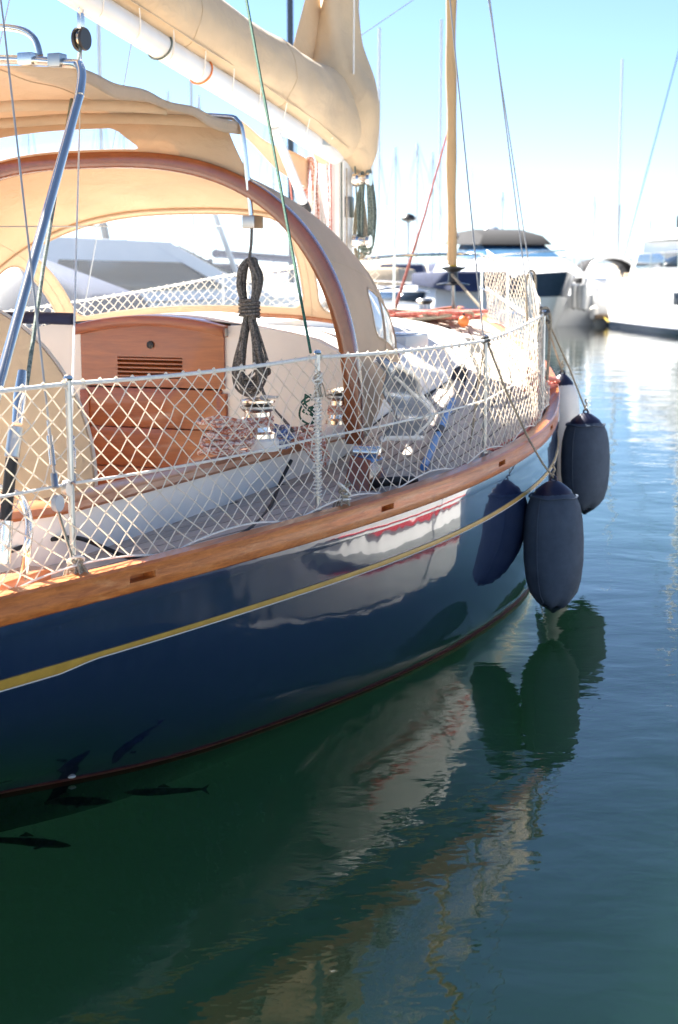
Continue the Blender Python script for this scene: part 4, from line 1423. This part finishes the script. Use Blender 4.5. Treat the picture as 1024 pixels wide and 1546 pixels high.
# stern rail tube and its base pads
MB().tube(smooth_path([on_z(36, 872, .93), on_v(40, 835, 1.42), on_v(44, 795, 1.42), on_v(38, 765, 1.40), on_v(22, 745, 1.38), on_v(-30, 730, 1.36)], 6), .0145, 12).build('stern_rail', 'steel', yacht)
pb = on_z(30, 872, .92)
MB().box(pb.x - .06, pb.x + .05, pb.y - .32, pb.y + .12, pb.z - .03, pb.z + .018).build('rail_pad', 'cap_wood', yacht, bevel=.006)
MB().tube([on_v(34, 560, 1.40), on_v(30, 600, 1.41), on_v(26, 640, 1.42)], [.015, .022, .018], 12).build('frame_joint', 'steel', yacht)
MB().tube([on_v(24, 645, 1.42), on_v(18, 690, 1.42)], .024, 12).build('frame_joint', 'steel_dull', yacht)
MB().tube([on_v(18, 692, 1.42), on_v(8, 785, 1.42)], .020, 12).build('frame_leg', 'black_rubber', yacht)
MB().tube([on_v(8, 786, 1.42), on_v(4, 850, 1.42)], .026, 12).build('frame_socket', 'steel', yacht)

# ropes on the mast
def mast_coil(x, y, z0, z1, label, m, seed, n, w):
    t = ything('mast_coil', (x, y, z0), label, 'rope', 'rope coils hung on the mast')
    g = random.Random(seed)
    for i in range(n):
        ww = w * g.uniform(.5, 1.0); oy = g.uniform(-.03, .03); dzz = g.uniform(0, .12)
        H_ = z1 - z0
        P = [(ox, oy + oo, hh) for ox, oo, hh in ((-ww * .4, 0, H_ - .06), (0, .01, H_ - dzz * .2), (ww * .4, 0, H_ - .06), (ww * g.uniform(.7, 1.1), 0, H_ * .5), (ww * .7, .01, dzz + .04), (0, 0, dzz), (-ww * .7, -.01, dzz + .04), (-ww * g.uniform(.7, 1.1), 0, H_ * .5))]
        MB().tube(smooth_path(P, 5, True), .008, 6, closed=True).build('rope_turn', m, t)
    return t
mast_coil(.19, MU + .03, 2.08, 2.74, 'grey green rope coil hanging on the starboard side of the mast', 'rope_greygreen', 5, 12, .06)
mast_coil(.10, MU + .12, 2.05, 2.55, 'dark and tan rope coil hanging on the front of the mast', 'rope_tan', 9, 9, .06)
mast_coil(-.16, MU - .20, 2.08, 2.78, 'salmon and white rope coil hanging on the aft side of the mast', 'rope_red', 15, 11, .075)
mast_coil(-.16, MU - .10, 1.95, 2.60, 'white rope coil with loose loops on the port side of the mast', 'rope_white', 22, 9, .075)
for i, (dx, m) in enumerate(((.03, 'rope_white'), (.05, 'rope_greygreen'), (-.03, 'rope_pink'), (.07, 'rope_white'), (-.06, 'rope_white'))):
    wire('halyard', [(dx, MU - .10, 1.55), (dx, MU - .10 - .01 * i, 2.74)], .006, m)
MB().grid(lambda a, b: (-.16 - .05 * math.sin(a * 3), -4.3 + 1.25 * a, boomp(-4.3 + 1.25 * a) - .06 - (.05 + .16 * a) * b + .012 * math.sin(9 * a + 5 * b)), 24, 6).build('hanging_hem', 'tan_canvas', cover, solid=.004, angle=80)
for i, (x0, y0, z0, x1, y1, z1, m) in enumerate(((.10, -2.95, 1.6, .09, -2.93, 2.7, 'rope_tan'), (.13, -2.80, 1.5, .12, -2.85, 2.75, 'rope_greygreen'), (-.10, -2.95, 1.5, -.11, -3.0, 2.75, 'rope_red'), (-.14, -3.05, 1.6, -.08, -3.1, 2.74, 'rope_white'), (.02, -3.15, 1.75, .05, -3.2, 2.72, 'rope_red'), (-.2, -3.0, 1.7, -.22, -3.3, 2.80, 'rope_pink'))):
    wire('halyard', smooth_path([(x0, y0, z0), ((x0 + x1) / 2 + .02 * math.sin(i * 2.0), (y0 + y1) / 2, (z0 + z1) / 2), (x1, y1, z1)], 6), .0065, m)
# red downhaul from the forestay to the deck, tan pole and orange heap on the foredeck
wire('red_line', [on_v(594, 474, -.95), on_v(640, 330, -.5), on_v(684, 170, -.02)], [.018, .010, .008], 'rope_pink')
wire('tackline', [on_v(677, 408, -.05), on_v(757, 500, .62)], .014, 'rope_tan')
fh = Vector((.35, -1.55, 1.555))
tr = ything('foredeck_rope', fh, 'tangled salmon rope heap on the white foredeck behind the pulpit', 'rope')
g = random.Random(16)
for i in range(9):
    MB().tube(smooth_path([(g.uniform(-.45, .35), g.uniform(-.28, .28), .02 + .07 * g.random()) for k in range(7)], 5, True), .014, 7, closed=True).build('rope_turn', 'rope_pink' if i % 3 else 'rope_tan', tr)
ob = ything('orange_ball', (.62, -1.75, 1.515), 'small orange ball at the end of the foredeck rope heap', 'buoy')
MB().lathe([(.01, -.045), (.03, -.036), (.043, -.015), (.045, 0), (.041, .019), (.03, .034), (.01, .045)], (0, 0, .055), 'z', 18).build('ball', 'orange_buoy', ob)
MB().tube([(0, 0, .09), (.0, 0, .12)], .010, 8).build('ball_neck', 'black_plastic', ob)

# ------------------------------------------------------------------ fish and a floating leaf of foam
def fish(px, py, L, head, label):
    w = ray(px, py); z = -.10
    p = Vector((0, 0, CAM_H)) + w * ((z - CAM_H) / w.z)
    t = empty('fish', p, head, label, 'fish', 'dark fish under the surface')
    secs = []
    for k, (s_, w_, h_) in enumerate([(0, .004, .006), (.05, .018, .018), (.15, .032, .034), (.3, .040, .042), (.45, .036, .040), (.6, .028, .032), (.75, .020, .028), (.88, .010, .016), (.93, .007, .014)]):
        bend = .05 * L * math.sin(s_ * 2.4)
        secs.append([(L * (.5 - s_), bend + w_ * L * math.cos(a), h_ * L * 1.1 * math.sin(a)) for a in [i * math.pi / 5 for i in range(10)]])
    MB().loft(secs).build('body', 'fish_skin', t, angle=80)
    yb = .05 * L * math.sin(.93 * 2.4)
    MB().add([(L * -.42, yb, 0), (L * -.53, yb + .03 * L, .07 * L), (L * -.49, yb + .015 * L, 0), (L * -.53, yb + .02 * L, -.07 * L)], [(0, 1, 2), (0, 2, 3)]).build('tail_fin', 'fish_skin', t, solid=.004)
    for sgn in (1, -1):
        MB().add([(L * .24, sgn * .045 * L, 0), (L * .17, sgn * .105 * L, -.005), (L * .14, sgn * .09 * L, -.005), (L * .19, sgn * .045 * L, 0)], [(0, 1, 2, 3)]).build('pectoral_fin', 'fish_skin', t, solid=.004)
    MB().add([(L * .1, .05 * L, .06 * L), (L * .02, .05 * L, .10 * L), (-L * .06, .05 * L, .05 * L)], [(0, 1, 2)]).build('dorsal_fin', 'fish_skin', t, solid=.004)
fish(92, 1212, .40, R(4), 'dark fish swimming right just below the red waterline stripe')
fish(250, 1193, .33, R(190), 'dark slender fish farthest right, swimming left under the hull')
fish(35, 1273, .36, R(-8), 'dark fish lowest of the three, alone in the green water')
r_ = ray(108, 1173); pf = Vector((0, 0, CAM_H)) + r_ * (-(CAM_H - .02) / r_.z)
ff = empty('foam_scrap', pf, .4, 'tiny pale scrap floating against the waterline', 'debris')
MB().lathe([(.004, -.004), (.014, -.002), (.018, .003), (.010, .007), (.002, .008)], (0, 0, 0), 'z', 12).build('scrap', 'foam', ff)

# ------------------------------------------------------------------ other boats
def boat_hull(parent, L, B, fb, fs, mats, full=.55, stem=.12, split=None, name='hull', x0=0, bow_w=.02):
    """hull along +y, bow at +L/2; fb bow freeboard, fs stern freeboard; split: height where colour changes"""
    def hw(t, zk):
        deck_w = B / 2 * min(1, (1 - max(0, (t - full) / (1 - full))**2.2)) * (.86 + .14 * min(1, t / .3))
        wl_w = B / 2 * .86 * min(1, (1 - max(0, (t - full * .75) / (1 - full * .75))**1.7)) * (.86 + .14 * min(1, t / .3))
        return max(bow_w, wl_w + (deck_w - wl_w) * zk**.8)
    def yy(t, zk):
        return -L / 2 + L * t - (stem * L * t**6) * (1 - zk)
    def sheer(t):
        return fs + (fb - fs) * t**1.6
    n = 26
    bands = [(0, 1)] if not split else [(0, split), (split, 1)]
    objs = []
    for bi, (z0, z1) in enumerate(bands):
        mb = MB()
        secs = []
        for i in range(n + 1):
            t = i / n
            q = []
            ks = [z0 + (z1 - z0) * k / 6 for k in range(7)]
            for zk in ks:
                q.append((x0 + hw(t, zk), yy(t, zk), -.12 + (sheer(t) + .12) * zk))
            for zk in ks[::-1]:
                q.append((x0 - hw(t, zk), yy(t, zk), -.12 + (sheer(t) + .12) * zk))
            secs.append(q)
        mb.loft(secs)
        objs.append(mb.build(name, mats[bi], parent, angle=50))
    return objs
def prism(parent, name, prof, w0, w1, m, x0=0, bevel=.03, zt=None):
    """side profile (y,z) extruded across; narrower (w1) at the top"""
    zs = [p[1] for p in prof]; za, zb = min(zs), max(zs)
    n = len(prof)
    def w(z):
        return w0 + (w1 - w0) * (z - za) / max(.01, zb - za)
    vs = [(x0 + w(z), y, z) for y, z in prof] + [(x0 - w(z), y, z) for y, z in prof]
    fs = [tuple(range(n)), tuple(range(n, 2 * n))[::-1]] + [(i, (i + 1) % n, n + (i + 1) % n, n + i) for i in range(n)]
    return MB().add(vs, fs).build(name, m, parent, bevel=bevel)
def tubes(parent, name, pts, r, m):
    return MB().tube(pts, r, 8).build(name, m, parent)
def X(px, d): return (px - 512) / 2293 * d

# motor yacht in the middle distance (bow towards us and to the right)
my = empty('motor_yacht', (X(765, 58), 58.5, 0), R(180 + 11), 'navy and white motor yacht with black sun top and fenders, right of the furled headsail', 'yacht')
hs_ = boat_hull(my, 13.5, 3.4, 2.0, 1.5, ['gelcoat', 'navy_gelcoat'], split=.60, stem=.16)
prism(my, 'deckhouse', [(-5.5, 1.5), (4.6, 1.8), (3.4, 2.25), (1.8, 2.55), (-5.0, 2.5)], 1.75, 1.35, 'gelcoat')
prism(my, 'windscreen', [(-2.5, 2.56), (2.0, 2.52), (.6, 3.05), (-2.5, 3.12)], 1.45, 1.15, 'glass_blue')
prism(my, 'sun_top', [(-4.2, 3.08), (1.1, 2.98), (.6, 3.35), (-1.4, 3.62), (-4.2, 3.55)], 1.45, 1.0, 'black_canvas', bevel=.06)
for sx in (1, -1):
    tubes(my, 'radar_arch_leg', [(sx * 1.4, -3.9, 2.5), (sx * 1.25, -2.8, 3.45)], .09, 'gelcoat')
    tubes(my, 'bow_rail', smooth_path([(sx * 1.55, -1.0, 2.35), (sx * 1.5, 2.5, 2.55), (sx * .9, 5.0, 2.65), (0, 6.6, 2.7)], 6), .03, 'steel')
    for k in range(5):
        yk = -.5 + 1.5 * k
        tubes(my, 'rail_post', [(sx * (1.6 - .14 * max(0, k - 1) ** 1.3), yk, 1.75), (sx * (1.53 - .14 * max(0, k - 1) ** 1.3), yk, 2.42)], .02, 'steel')
    for yk in (4.2, 3.1, 2.0):
        MB().lathe([(.03, -.5), (.13, -.42), (.14, 0), (.13, .38), (.04, .46)], (sx * (1.98 - max(0, yk - 2.3) * .22), yk, 1.1), 'z', 12).build('side_fender', 'fender_vinyl', my)
MB().lathe([(.02, 0), (.30, .05), (.34, .15), (.25, .24), (.02, .26)], (0, -2.2, 3.5), 'z', 16).build('radar_dome', 'gelcoat', my)
tubes(my, 'aerial', [(.6, -2.6, 3.4), (.6, -2.9, 6.0)], .02, 'gelcoat')
# sport cruiser seen from the stern
sp = empty('sport_cruiser', (X(886, 62), 62, 0), R(4), 'white sport cruiser seen from astern with black bimini and brown swim platform', 'boat')
boat_hull(sp, 9, 2.2, 1.5, 1.25, ['gelcoat'])
MB().box(-1.0, 1.0, -5.3, -4.55, .25, .42).build('swim_platform', 'platform_brown', sp, bevel=.04)
MB().box(-.9, .9, -4.66, -4.5, .42, 1.45).build('transom', 'gelcoat', sp, bevel=.05)
MB().box(.25, .8, -4.55, -4.35, 1.3, 1.95).build('seat_back', 'beige_vinyl', sp, bevel=.05)
prism(sp, 'cockpit_side', [(-4.4, 1.2), (2.0, 1.3), (1.0, 1.8), (-4.0, 1.7)], 1.05, .95, 'gelcoat')
bimi = MB().loft([[(1.02 * math.cos(a), y, 1.55 + .95 * math.sin(a)**.7) for a in [math.pi * i / 16 for i in range(17)]] for y in (-3.6, -1.2)], closed_sec=False)
bimi.build('bimini_cover', 'black_canvas', sp, solid=.05)
MB().tube([(1.08 * math.cos(a), -3.62, 1.3 + 1.25 * math.sin(a)**.7) for a in [math.pi * i / 16 for i in range(17)]], .06, 8).build('targa_arch', 'gelcoat', sp)
for sx in (-1, 1):
    MB().lathe([(.03, -.3), (.16, -.2), (.18, 0), (.16, .2), (.03, .3)], (sx * .98, -5.0, .45), 'z', 12).build('stern_fender', 'fender_vinyl', sp)
tubes(sp, 'mooring_line', [(-.7, -5.2, .35), (-.5, -6.0, .05)], .03, 'yellow_line'); tubes(sp, 'mooring_line', [(.3, -5.2, .35), (-.2, -6.0, .05)], .03, 'yellow_line')

# catamaran at the right edge
ca = empty('catamaran', (X(1112, 50), 50.5, 0), R(180 + 5), 'tall white motor catamaran at the right edge of the view', 'catamaran')
for x0 in (1.95, -1.95):
    boat_hull(ca, 13, 1.55, 2.05, 1.75, ['gelcoat'], full=.62, stem=.015, x0=x0)
    boat_hull(ca, 13.04, 1.62, .22, .20, ['navy_gelcoat'], full=.62, stem=.0, x0=x0, name='waterline_band')
prism(ca, 'bridge_deck', [(-6.2, .9), (4.9, .95), (5.7, 1.35), (5.5, 1.98), (-6.2, 1.8)], 1.7, 1.9, 'gelcoat')
prism(ca, 'saloon', [(-5.5, 1.8), (2.6, 1.95), (1.6, 2.75), (1.9, 2.98), (-5.5, 3.05)], 2.1, 1.8, 'gelcoat')
MB().add([(-1.55, 2.53, 2.10), (1.75, 2.53, 2.10), (1.62, 1.72, 2.74), (-1.45, 1.72, 2.74)], [(0, 1, 2, 3)]).build('saloon_windscreen', 'glass_dark', ca, solid=.06)
for sx in (1, -1):
    MB().add([(sx * 2.06, -4.8, 2.12), (sx * 2.06, 1.7, 2.15), (sx * 1.93, 1.3, 2.62), (sx * 1.93, -4.8, 2.62)], [(0, 1, 2, 3)]).build('saloon_window', 'glass_dark', ca, solid=.05)
    MB().box(sx * 2.73 - .03, sx * 2.73 + .03, 2.0, 2.7, .95, 1.35).build('hull_window', 'glass_dark', ca, bevel=.05)
    MB().box(sx * 2.60 - .03, sx * 2.60 + .03, 4.2, 4.5, 1.0, 1.35).build('hull_window', 'glass_dark', ca, bevel=.05)
    MB().box(sx * .8 - .12, sx * .8 + .12, 5.62, 5.74, 1.30, 1.52).build('anchor_port', 'glass_dark', ca, bevel=.02)
    tubes(ca, 'deck_rail', smooth_path([(sx * 2.65, -2, 2.6), (sx * 2.6, 3, 2.65), (sx * 2.0, 6.1, 2.7), (sx * .3, 5.9, 2.65)], 6), .022, 'steel')
    for k in range(5):
        tubes(ca, 'rail_post', [(sx * 2.62, -1 + 1.5 * k, 1.9), (sx * 2.62, -1 + 1.5 * k, 2.63)], .02, 'steel')
prism(ca, 'flybridge', [(-4.8, 3.05), (1.1, 3.05), (.7, 3.40), (-4.8, 3.4)], 1.0, .85, 'gelcoat', x0=1.15)
MB().add([(.4, .62, 3.41), (1.9, .62, 3.41), (1.8, .3, 3.66), (.5, .3, 3.66)], [(0, 1, 2, 3)]).build('fly_screen', 'glass_blue', ca, solid=.05)
for xx in (.65, 1.15, 1.65):
    MB().box(xx - .2, xx + .2, -.9, -.65, 3.4, 3.85).build('helm_seat', 'black_canvas', ca, bevel=.08)
MB().box(.85, 1.45, .0, .3, 3.42, 3.74).build('helm_console', 'gelcoat', ca, bevel=.06)
tubes(ca, 'light_pole', [(.55, -1.5, 3.4), (.55, -1.5, 4.2)], .04, 'gelcoat')
MB().lathe([(.02, 0), (.16, .04), (.17, .12), (.03, .16)], (.55, -1.5, 4.2), 'z', 12).build('mast_lamp', 'gelcoat', ca)
for k, (bx, by) in enumerate(((2.2, 3.6), (1.9, 4.4), (1.5, 3.9))):
    MB().box(bx - .22, bx + .22, by - .2, by + .2, 1.98, 2.28 + .08 * k).build('deck_bag', 'navy_cloth' if k != 1 else 'orange_buoy', ca, bevel=.08)
tubes(ca, 'bow_line', [(2.05, 6.45, 1.9), (2.4, 7.6, 0)], .02, 'rope_tan')
tubes(ca, 'bow_line', [(1.8, 6.45, 1.9), (1.5, 7.7, 0)], .02, 'rope_tan')

# big white cruiser seen through the dodger windows
lc = empty('motor_cruiser', (X(215, 30), 31, 0), R(-68), 'large white motor cruiser with dark side windows seen through the dodger windows', 'boat')
boat_hull(lc, 8.6, 3.0, 1.55, 1.3, ['gelcoat_grey', 'gelcoat'], split=.55)
prism(lc, 'deckhouse', [(-2.9, 1.35), (2.4, 1.45), (1.2, 2.0), (.2, 2.55), (-2.4, 2.65), (-3.0, 2.2)], 1.3, 1.05, 'gelcoat')
for sx in (1, -1):
    MB().add([(sx * 1.30, -2.3, 1.55), (sx * 1.29, 1.3, 1.65), (sx * 1.16, .4, 2.15), (sx * 1.14, -2.0, 2.2)], [(0, 1, 2, 3)]).build('side_window', 'glass_dark', lc, solid=.03)
    MB().add([(sx * 1.50, -1.0, .85), (sx * 1.50, 1.2, .9), (sx * 1.49, 1.1, 1.15), (sx * 1.50, -1.0, 1.12)], [(0, 1, 2, 3)]).build('hull_window', 'glass_dark', lc, solid=.04)
MB().add([(-.9, 1.95, 1.72), (.9, 1.95, 1.72), (.85, .45, 2.46), (-.85, .45, 2.46)], [(0, 1, 2, 3)]).build('front_window', 'glass_dark', lc, solid=.04)
prism(lc, 'boom_cover', [(-4.2, 2.8), (-1.8, 2.9), (-1.8, 3.1), (-4.2, 3.0)], .15, .1, 'navy_cloth', bevel=.04)
tubes(lc, 'radar_post', [(0, -.8, 2.6), (0, -1.1, 4.1)], .08, 'dark_mast')
tubes(lc, 'radar_post', [(0, 2.0, 1.7), (0, .9, 4.6)], .06, 'gelcoat_grey')
# small blue covered boat far left
bc = empty('covered_boat', (X(15, 26), 26, 0), R(60), 'small boat under a blue cover seen at the left edge through the dodger', 'boat')
boat_hull(bc, 5.5, 2.1, 1.3, 1.1, ['navy_gelcoat'])
prism(bc, 'boat_cover', [(-2.6, 1.05), (2.3, 1.2), (1.2, 1.75), (-.6, 2.2), (-2.4, 1.6)], .95, .35, 'navy_cloth', bevel=.12)
# boats beyond the bow
def cruiser(px, d, rot, L, label, accent, seed, sail=False, h=1.0):
    t = empty('moored_boat', (X(px, d), d, 0), R(rot), label, 'boat')
    boat_hull(t, L, L * .3, 1.35 * h, 1.1 * h, ['gelcoat'])
    boat_hull(t, L * 1.004, L * .302, .28, .25, ['navy_gelcoat'], stem=.13, name='waterline_band')
    prism(t, 'cabin', [(-L * .3, 1.1 * h), (L * .28, 1.25 * h), (L * .18, 1.7 * h), (-L * .25, 1.75 * h)], L * .12, L * .09, 'gelcoat')
    for sx in (1, -1):
        MB().add([(sx * L * .114, -L * .2, 1.32 * h), (sx * L * .114, L * .15, 1.36 * h), (sx * L * .103, L * .12, 1.56 * h), (sx * L * .103, -L * .2, 1.58 * h)], [(0, 1, 2, 3)]).build('cabin_window', 'glass_dark', t, solid=.04)
    prism(t, 'spray_cover', [(-L * .42, 1.6 * h), (-L * .12, 1.75 * h), (-L * .10, 2.05 * h), (-L * .38, 2.1 * h)], L * .12, L * .10, accent, bevel=.08)
    tubes(t, 'rail', smooth_path([(L * .14, -L * .3, 1.6 * h), (L * .12, L * .2, 1.75 * h), (0, L * .48, 1.85 * h), (-L * .12, L * .2, 1.75 * h), (-L * .14, -L * .3, 1.6 * h)], 6), .02, 'steel')
    if sail:
        tubes(t, 'mast_pole', [(0, L * .08, 1.6), (0, L * .08, L * 1.35)], .07, 'aluminium_white')
        tubes(t, 'boom_pole', [(0, L * .07, 2.3), (0, -L * .35, 2.4)], .10, accent)
    return t
cruiser(640, 38, 24, 7.5, 'white motor boat with blue spray cover moored beyond the bow pulpit', 'navy_cloth', 1, h=.95)
cruiser(592, 46, -14, 8.5, 'white moored boat with tan cover just left of the pulpit posts', 'beige_vinyl', 2)
cruiser(700, 60, 160, 9, 'white boat with blue cover moored behind the motor yacht', 'navy_cloth', 3)
cruiser(575, 70, 8, 9.5, 'white sailing boat with tan cover, first left of the lamp post', 'beige_vinyl', 4, sail=True)
cruiser(612, 66, -6, 8.5, 'white motor boat with navy cover, directly under the lamp post', 'navy_cloth', 5, h=1.1)
cruiser(668, 72, 12, 10, 'white sailing boat with navy boom cover left of the headsail drum', 'navy_cloth', 6, sail=True, h=1.15)
cruiser(722, 74, -9, 9, 'white motor boat with black cover right of the headsail drum', 'black_canvas', 7, h=1.2)
cruiser(300, 62, 14, 10, 'white sailing boat with navy cover seen low through the right part of the dodger window', 'navy_cloth', 8, sail=True, h=1.1)
cruiser(150, 48, -12, 9, 'white sailing boat with navy cover seen through the left part of the dodger window', 'navy_cloth', 9, sail=True, h=1.1)
cruiser(932, 95, 6, 11, 'small white sailing boat far off between the sport cruiser and the catamaran', 'beige_vinyl', 10, sail=True)
om = empty('outboard_boat', (X(658, 30), 30.5, 0), R(20), 'small white dinghy with black outboard behind the pulpit', 'boat')
boat_hull(om, 3.6, 1.5, .75, .65, ['gelcoat'])
MB().box(-.16, .16, -2.15, -1.8, .55, 1.05).build('outboard_cowl', 'black_plastic', om, bevel=.06)
MB().box(-.06, .06, -2.05, -1.9, -.3, .55).build('outboard_leg', 'black_plastic', om, bevel=.02)
MB().box(-.6, .6, -.2, .1, .55, .66).build('thwart', 'beige_vinyl', om, bevel=.02)

# far sailing boats with bare masts
def far_boat():
    t = empty('sailing_boat', (0, 0, 0), 0, 'far white sailing boat with a bare mast on the distant pontoon', 'boat', 'far sailing boats on the distant pontoon')
    boat_hull(t, 10, 3.2, 1.3, 1.1, ['gelcoat'])
    prism(t, 'cabin', [(-1.5, 1.1), (2.8, 1.2), (2.3, 1.55), (-1.4, 1.6)], 1.0, .85, 'gelcoat')
    tubes(t, 'mast_pole', [(0, 1.0, 1.3), (0, .95, 14.5)], .075, 'aluminium_white')
    tubes(t, 'spreader', [(-.9, .98, 7.5), (.9, .98, 7.5)], .035, 'aluminium_white')
    tubes(t, 'boom_pole', [(0, .9, 2.1), (0, -3.2, 2.2)], .13, 'navy_cloth')
    for a, b in (((0, 4.9, 1.3), (0, 1.0, 14.2)), ((0, -4.9, 1.2), (0, .95, 14.4)), ((1.5, .6, 1.2), (.9, .98, 7.5)), ((-1.5, .6, 1.2), (-.9, .98, 7.5)), ((.9, .98, 7.5), (0, .95, 14.2)), ((-.9, .98, 7.5), (0, .95, 14.2))):
        tubes(t, 'stay', [a, b], .015, 'wire')
    return t
ORD = ['first', 'second', 'third', 'fourth', 'fifth', 'sixth', 'seventh', 'eighth', 'ninth', 'tenth', 'eleventh', 'twelfth', 'thirteenth', 'fourteenth', 'fifteenth', 'sixteenth', 'seventeenth', 'eighteenth']
far = far_boat()
spots = [(166, 95, 20, .92), (253, 92, -15, .87), (205, 120, 40, 1.0), (330, 130, 5, 1.0), (567, 80, 12, .72), (590, 120, -20, .8), (640, 95, 30, .68), (655, 110, 10, .72), (890, 84, -8, .42), (936, 120, 15, .5), (60, 110, 25, 1.0), (448, 105, 0, 1.1), (540, 140, 10, 1.0), (885, 140, -30, .55), (762, 130, 20, .6), (420, 90, 14, .95), (978, 150, 3, .5), (300, 85, -10, .8)]
for i, (px, d, a, s_) in enumerate(spots):
    o = far if i == 0 else copy_tree(far)
    o.location = (X(px, d), d, 0)
    o.rotation_euler = (0, 0, R(a))
    o.scale = (1, 1, s_)
    rank = sorted(q[0] for q in spots).index(px)
    o['label'] = 'far white sailing boat with bare mast, %s from the left on the distant pontoon' % ORD[rank]
dm = empty('dark_masted_yacht', (X(441, 40), 40, 0), R(-25), 'sailing boat with a tall dark grey mast behind the sail cover', 'boat')
boat_hull(dm, 11, 3.4, 1.4, 1.2, ['gelcoat'])
prism(dm, 'cabin', [(-1.5, 1.1), (2.8, 1.2), (2.3, 1.65), (-1.4, 1.7)], 1.0, .85, 'gelcoat')
tubes(dm, 'mast_pole', [(0, 0, 1.3), (0, 0, 15)], .085, 'dark_mast')
tubes(dm, 'boom_pole', [(0, 0, 2.3), (0, -4, 2.4)], .10, 'navy_cloth')
lp = empty('lamp_post', (X(615, 70), 70, 0), 0, 'slim lamp post with a black domed head left of the furled headsail', 'lamp')
tubes(lp, 'post', [(0, 0, 0), (0, 0, 4.2)], .06, 'gelcoat_grey')
MB().lathe([(.03, 0), (.30, .10), (.34, .2), (.25, .34), (.05, .42)], (0, 0, 4.2), 'z', 14).build('lamp_head', 'black_plastic', lp)
# stay of a neighbouring boat crossing the sky at the upper right
ns = empty('neighbour_yacht', (X(925, 60), 60, 0), R(-60), 'white sailing boat between sport cruiser and catamaran with a long raking stay', 'boat')
boat_hull(ns, 10, 3.0, 1.3, 1.1, ['gelcoat'])
prism(ns, 'cabin', [(-1.5, 1.1), (2.8, 1.2), (2.3, 1.55), (-1.4, 1.6)], 1.0, .85, 'gelcoat')
wq = Matrix.Rotation(R(60), 3, 'Z') @ Vector((X(1030, 60) - X(925, 60), 0, 0))
tubes(ns, 'mast_pole', [(wq.x, wq.y, 1.0), (wq.x, wq.y, 13.0)], .08, 'aluminium_white')
tubes(ns, 'stay', [(0, 0, 1.3), (wq.x * .98, wq.y * .98, 12.5)], .022, 'dark_mast')
# white boat with a red stripe moored off to the right; its sides mirror in the navy topsides
wb = empty('red_striped_boat', (4.60, 8.03, 0), R(160), 'white boat with a red stripe moored off the right-hand side', 'boat')
boat_hull(wb, 5.0, 2.4, 1.35, 1.15, ['gelcoat', 'gelcoat'], split=.45, full=.6)
for sx in (1, -1):
    secs = []
    for i in range(20):
        y = -2.46 + 3.1 * i / 19
        x = .955 + .155 * min(1, (y + 2.5) / 1.5)
        secs.append([(sx * (x - .08), y, .26), (sx * (x + .02), y, .26), (sx * (x + .03), y, .34), (sx * (x - .08), y, .34)])
    MB().loft(secs).build('red_stripe', 'red_stripe', wb, smooth=False)
prism(wb, 'cabin', [(-1.9, 1.1), (1.1, 1.22), (.5, 1.75), (-1.8, 1.85)], .92, .75, 'gelcoat')
for sx in (1, -1):
    MB().add([(sx * .89, -1.5, 1.36), (sx * .89, .6, 1.40), (sx * .82, .3, 1.62), (sx * .81, -1.5, 1.65)], [(0, 1, 2, 3)]).build('cabin_window', 'glass_dark', wb, solid=.03)
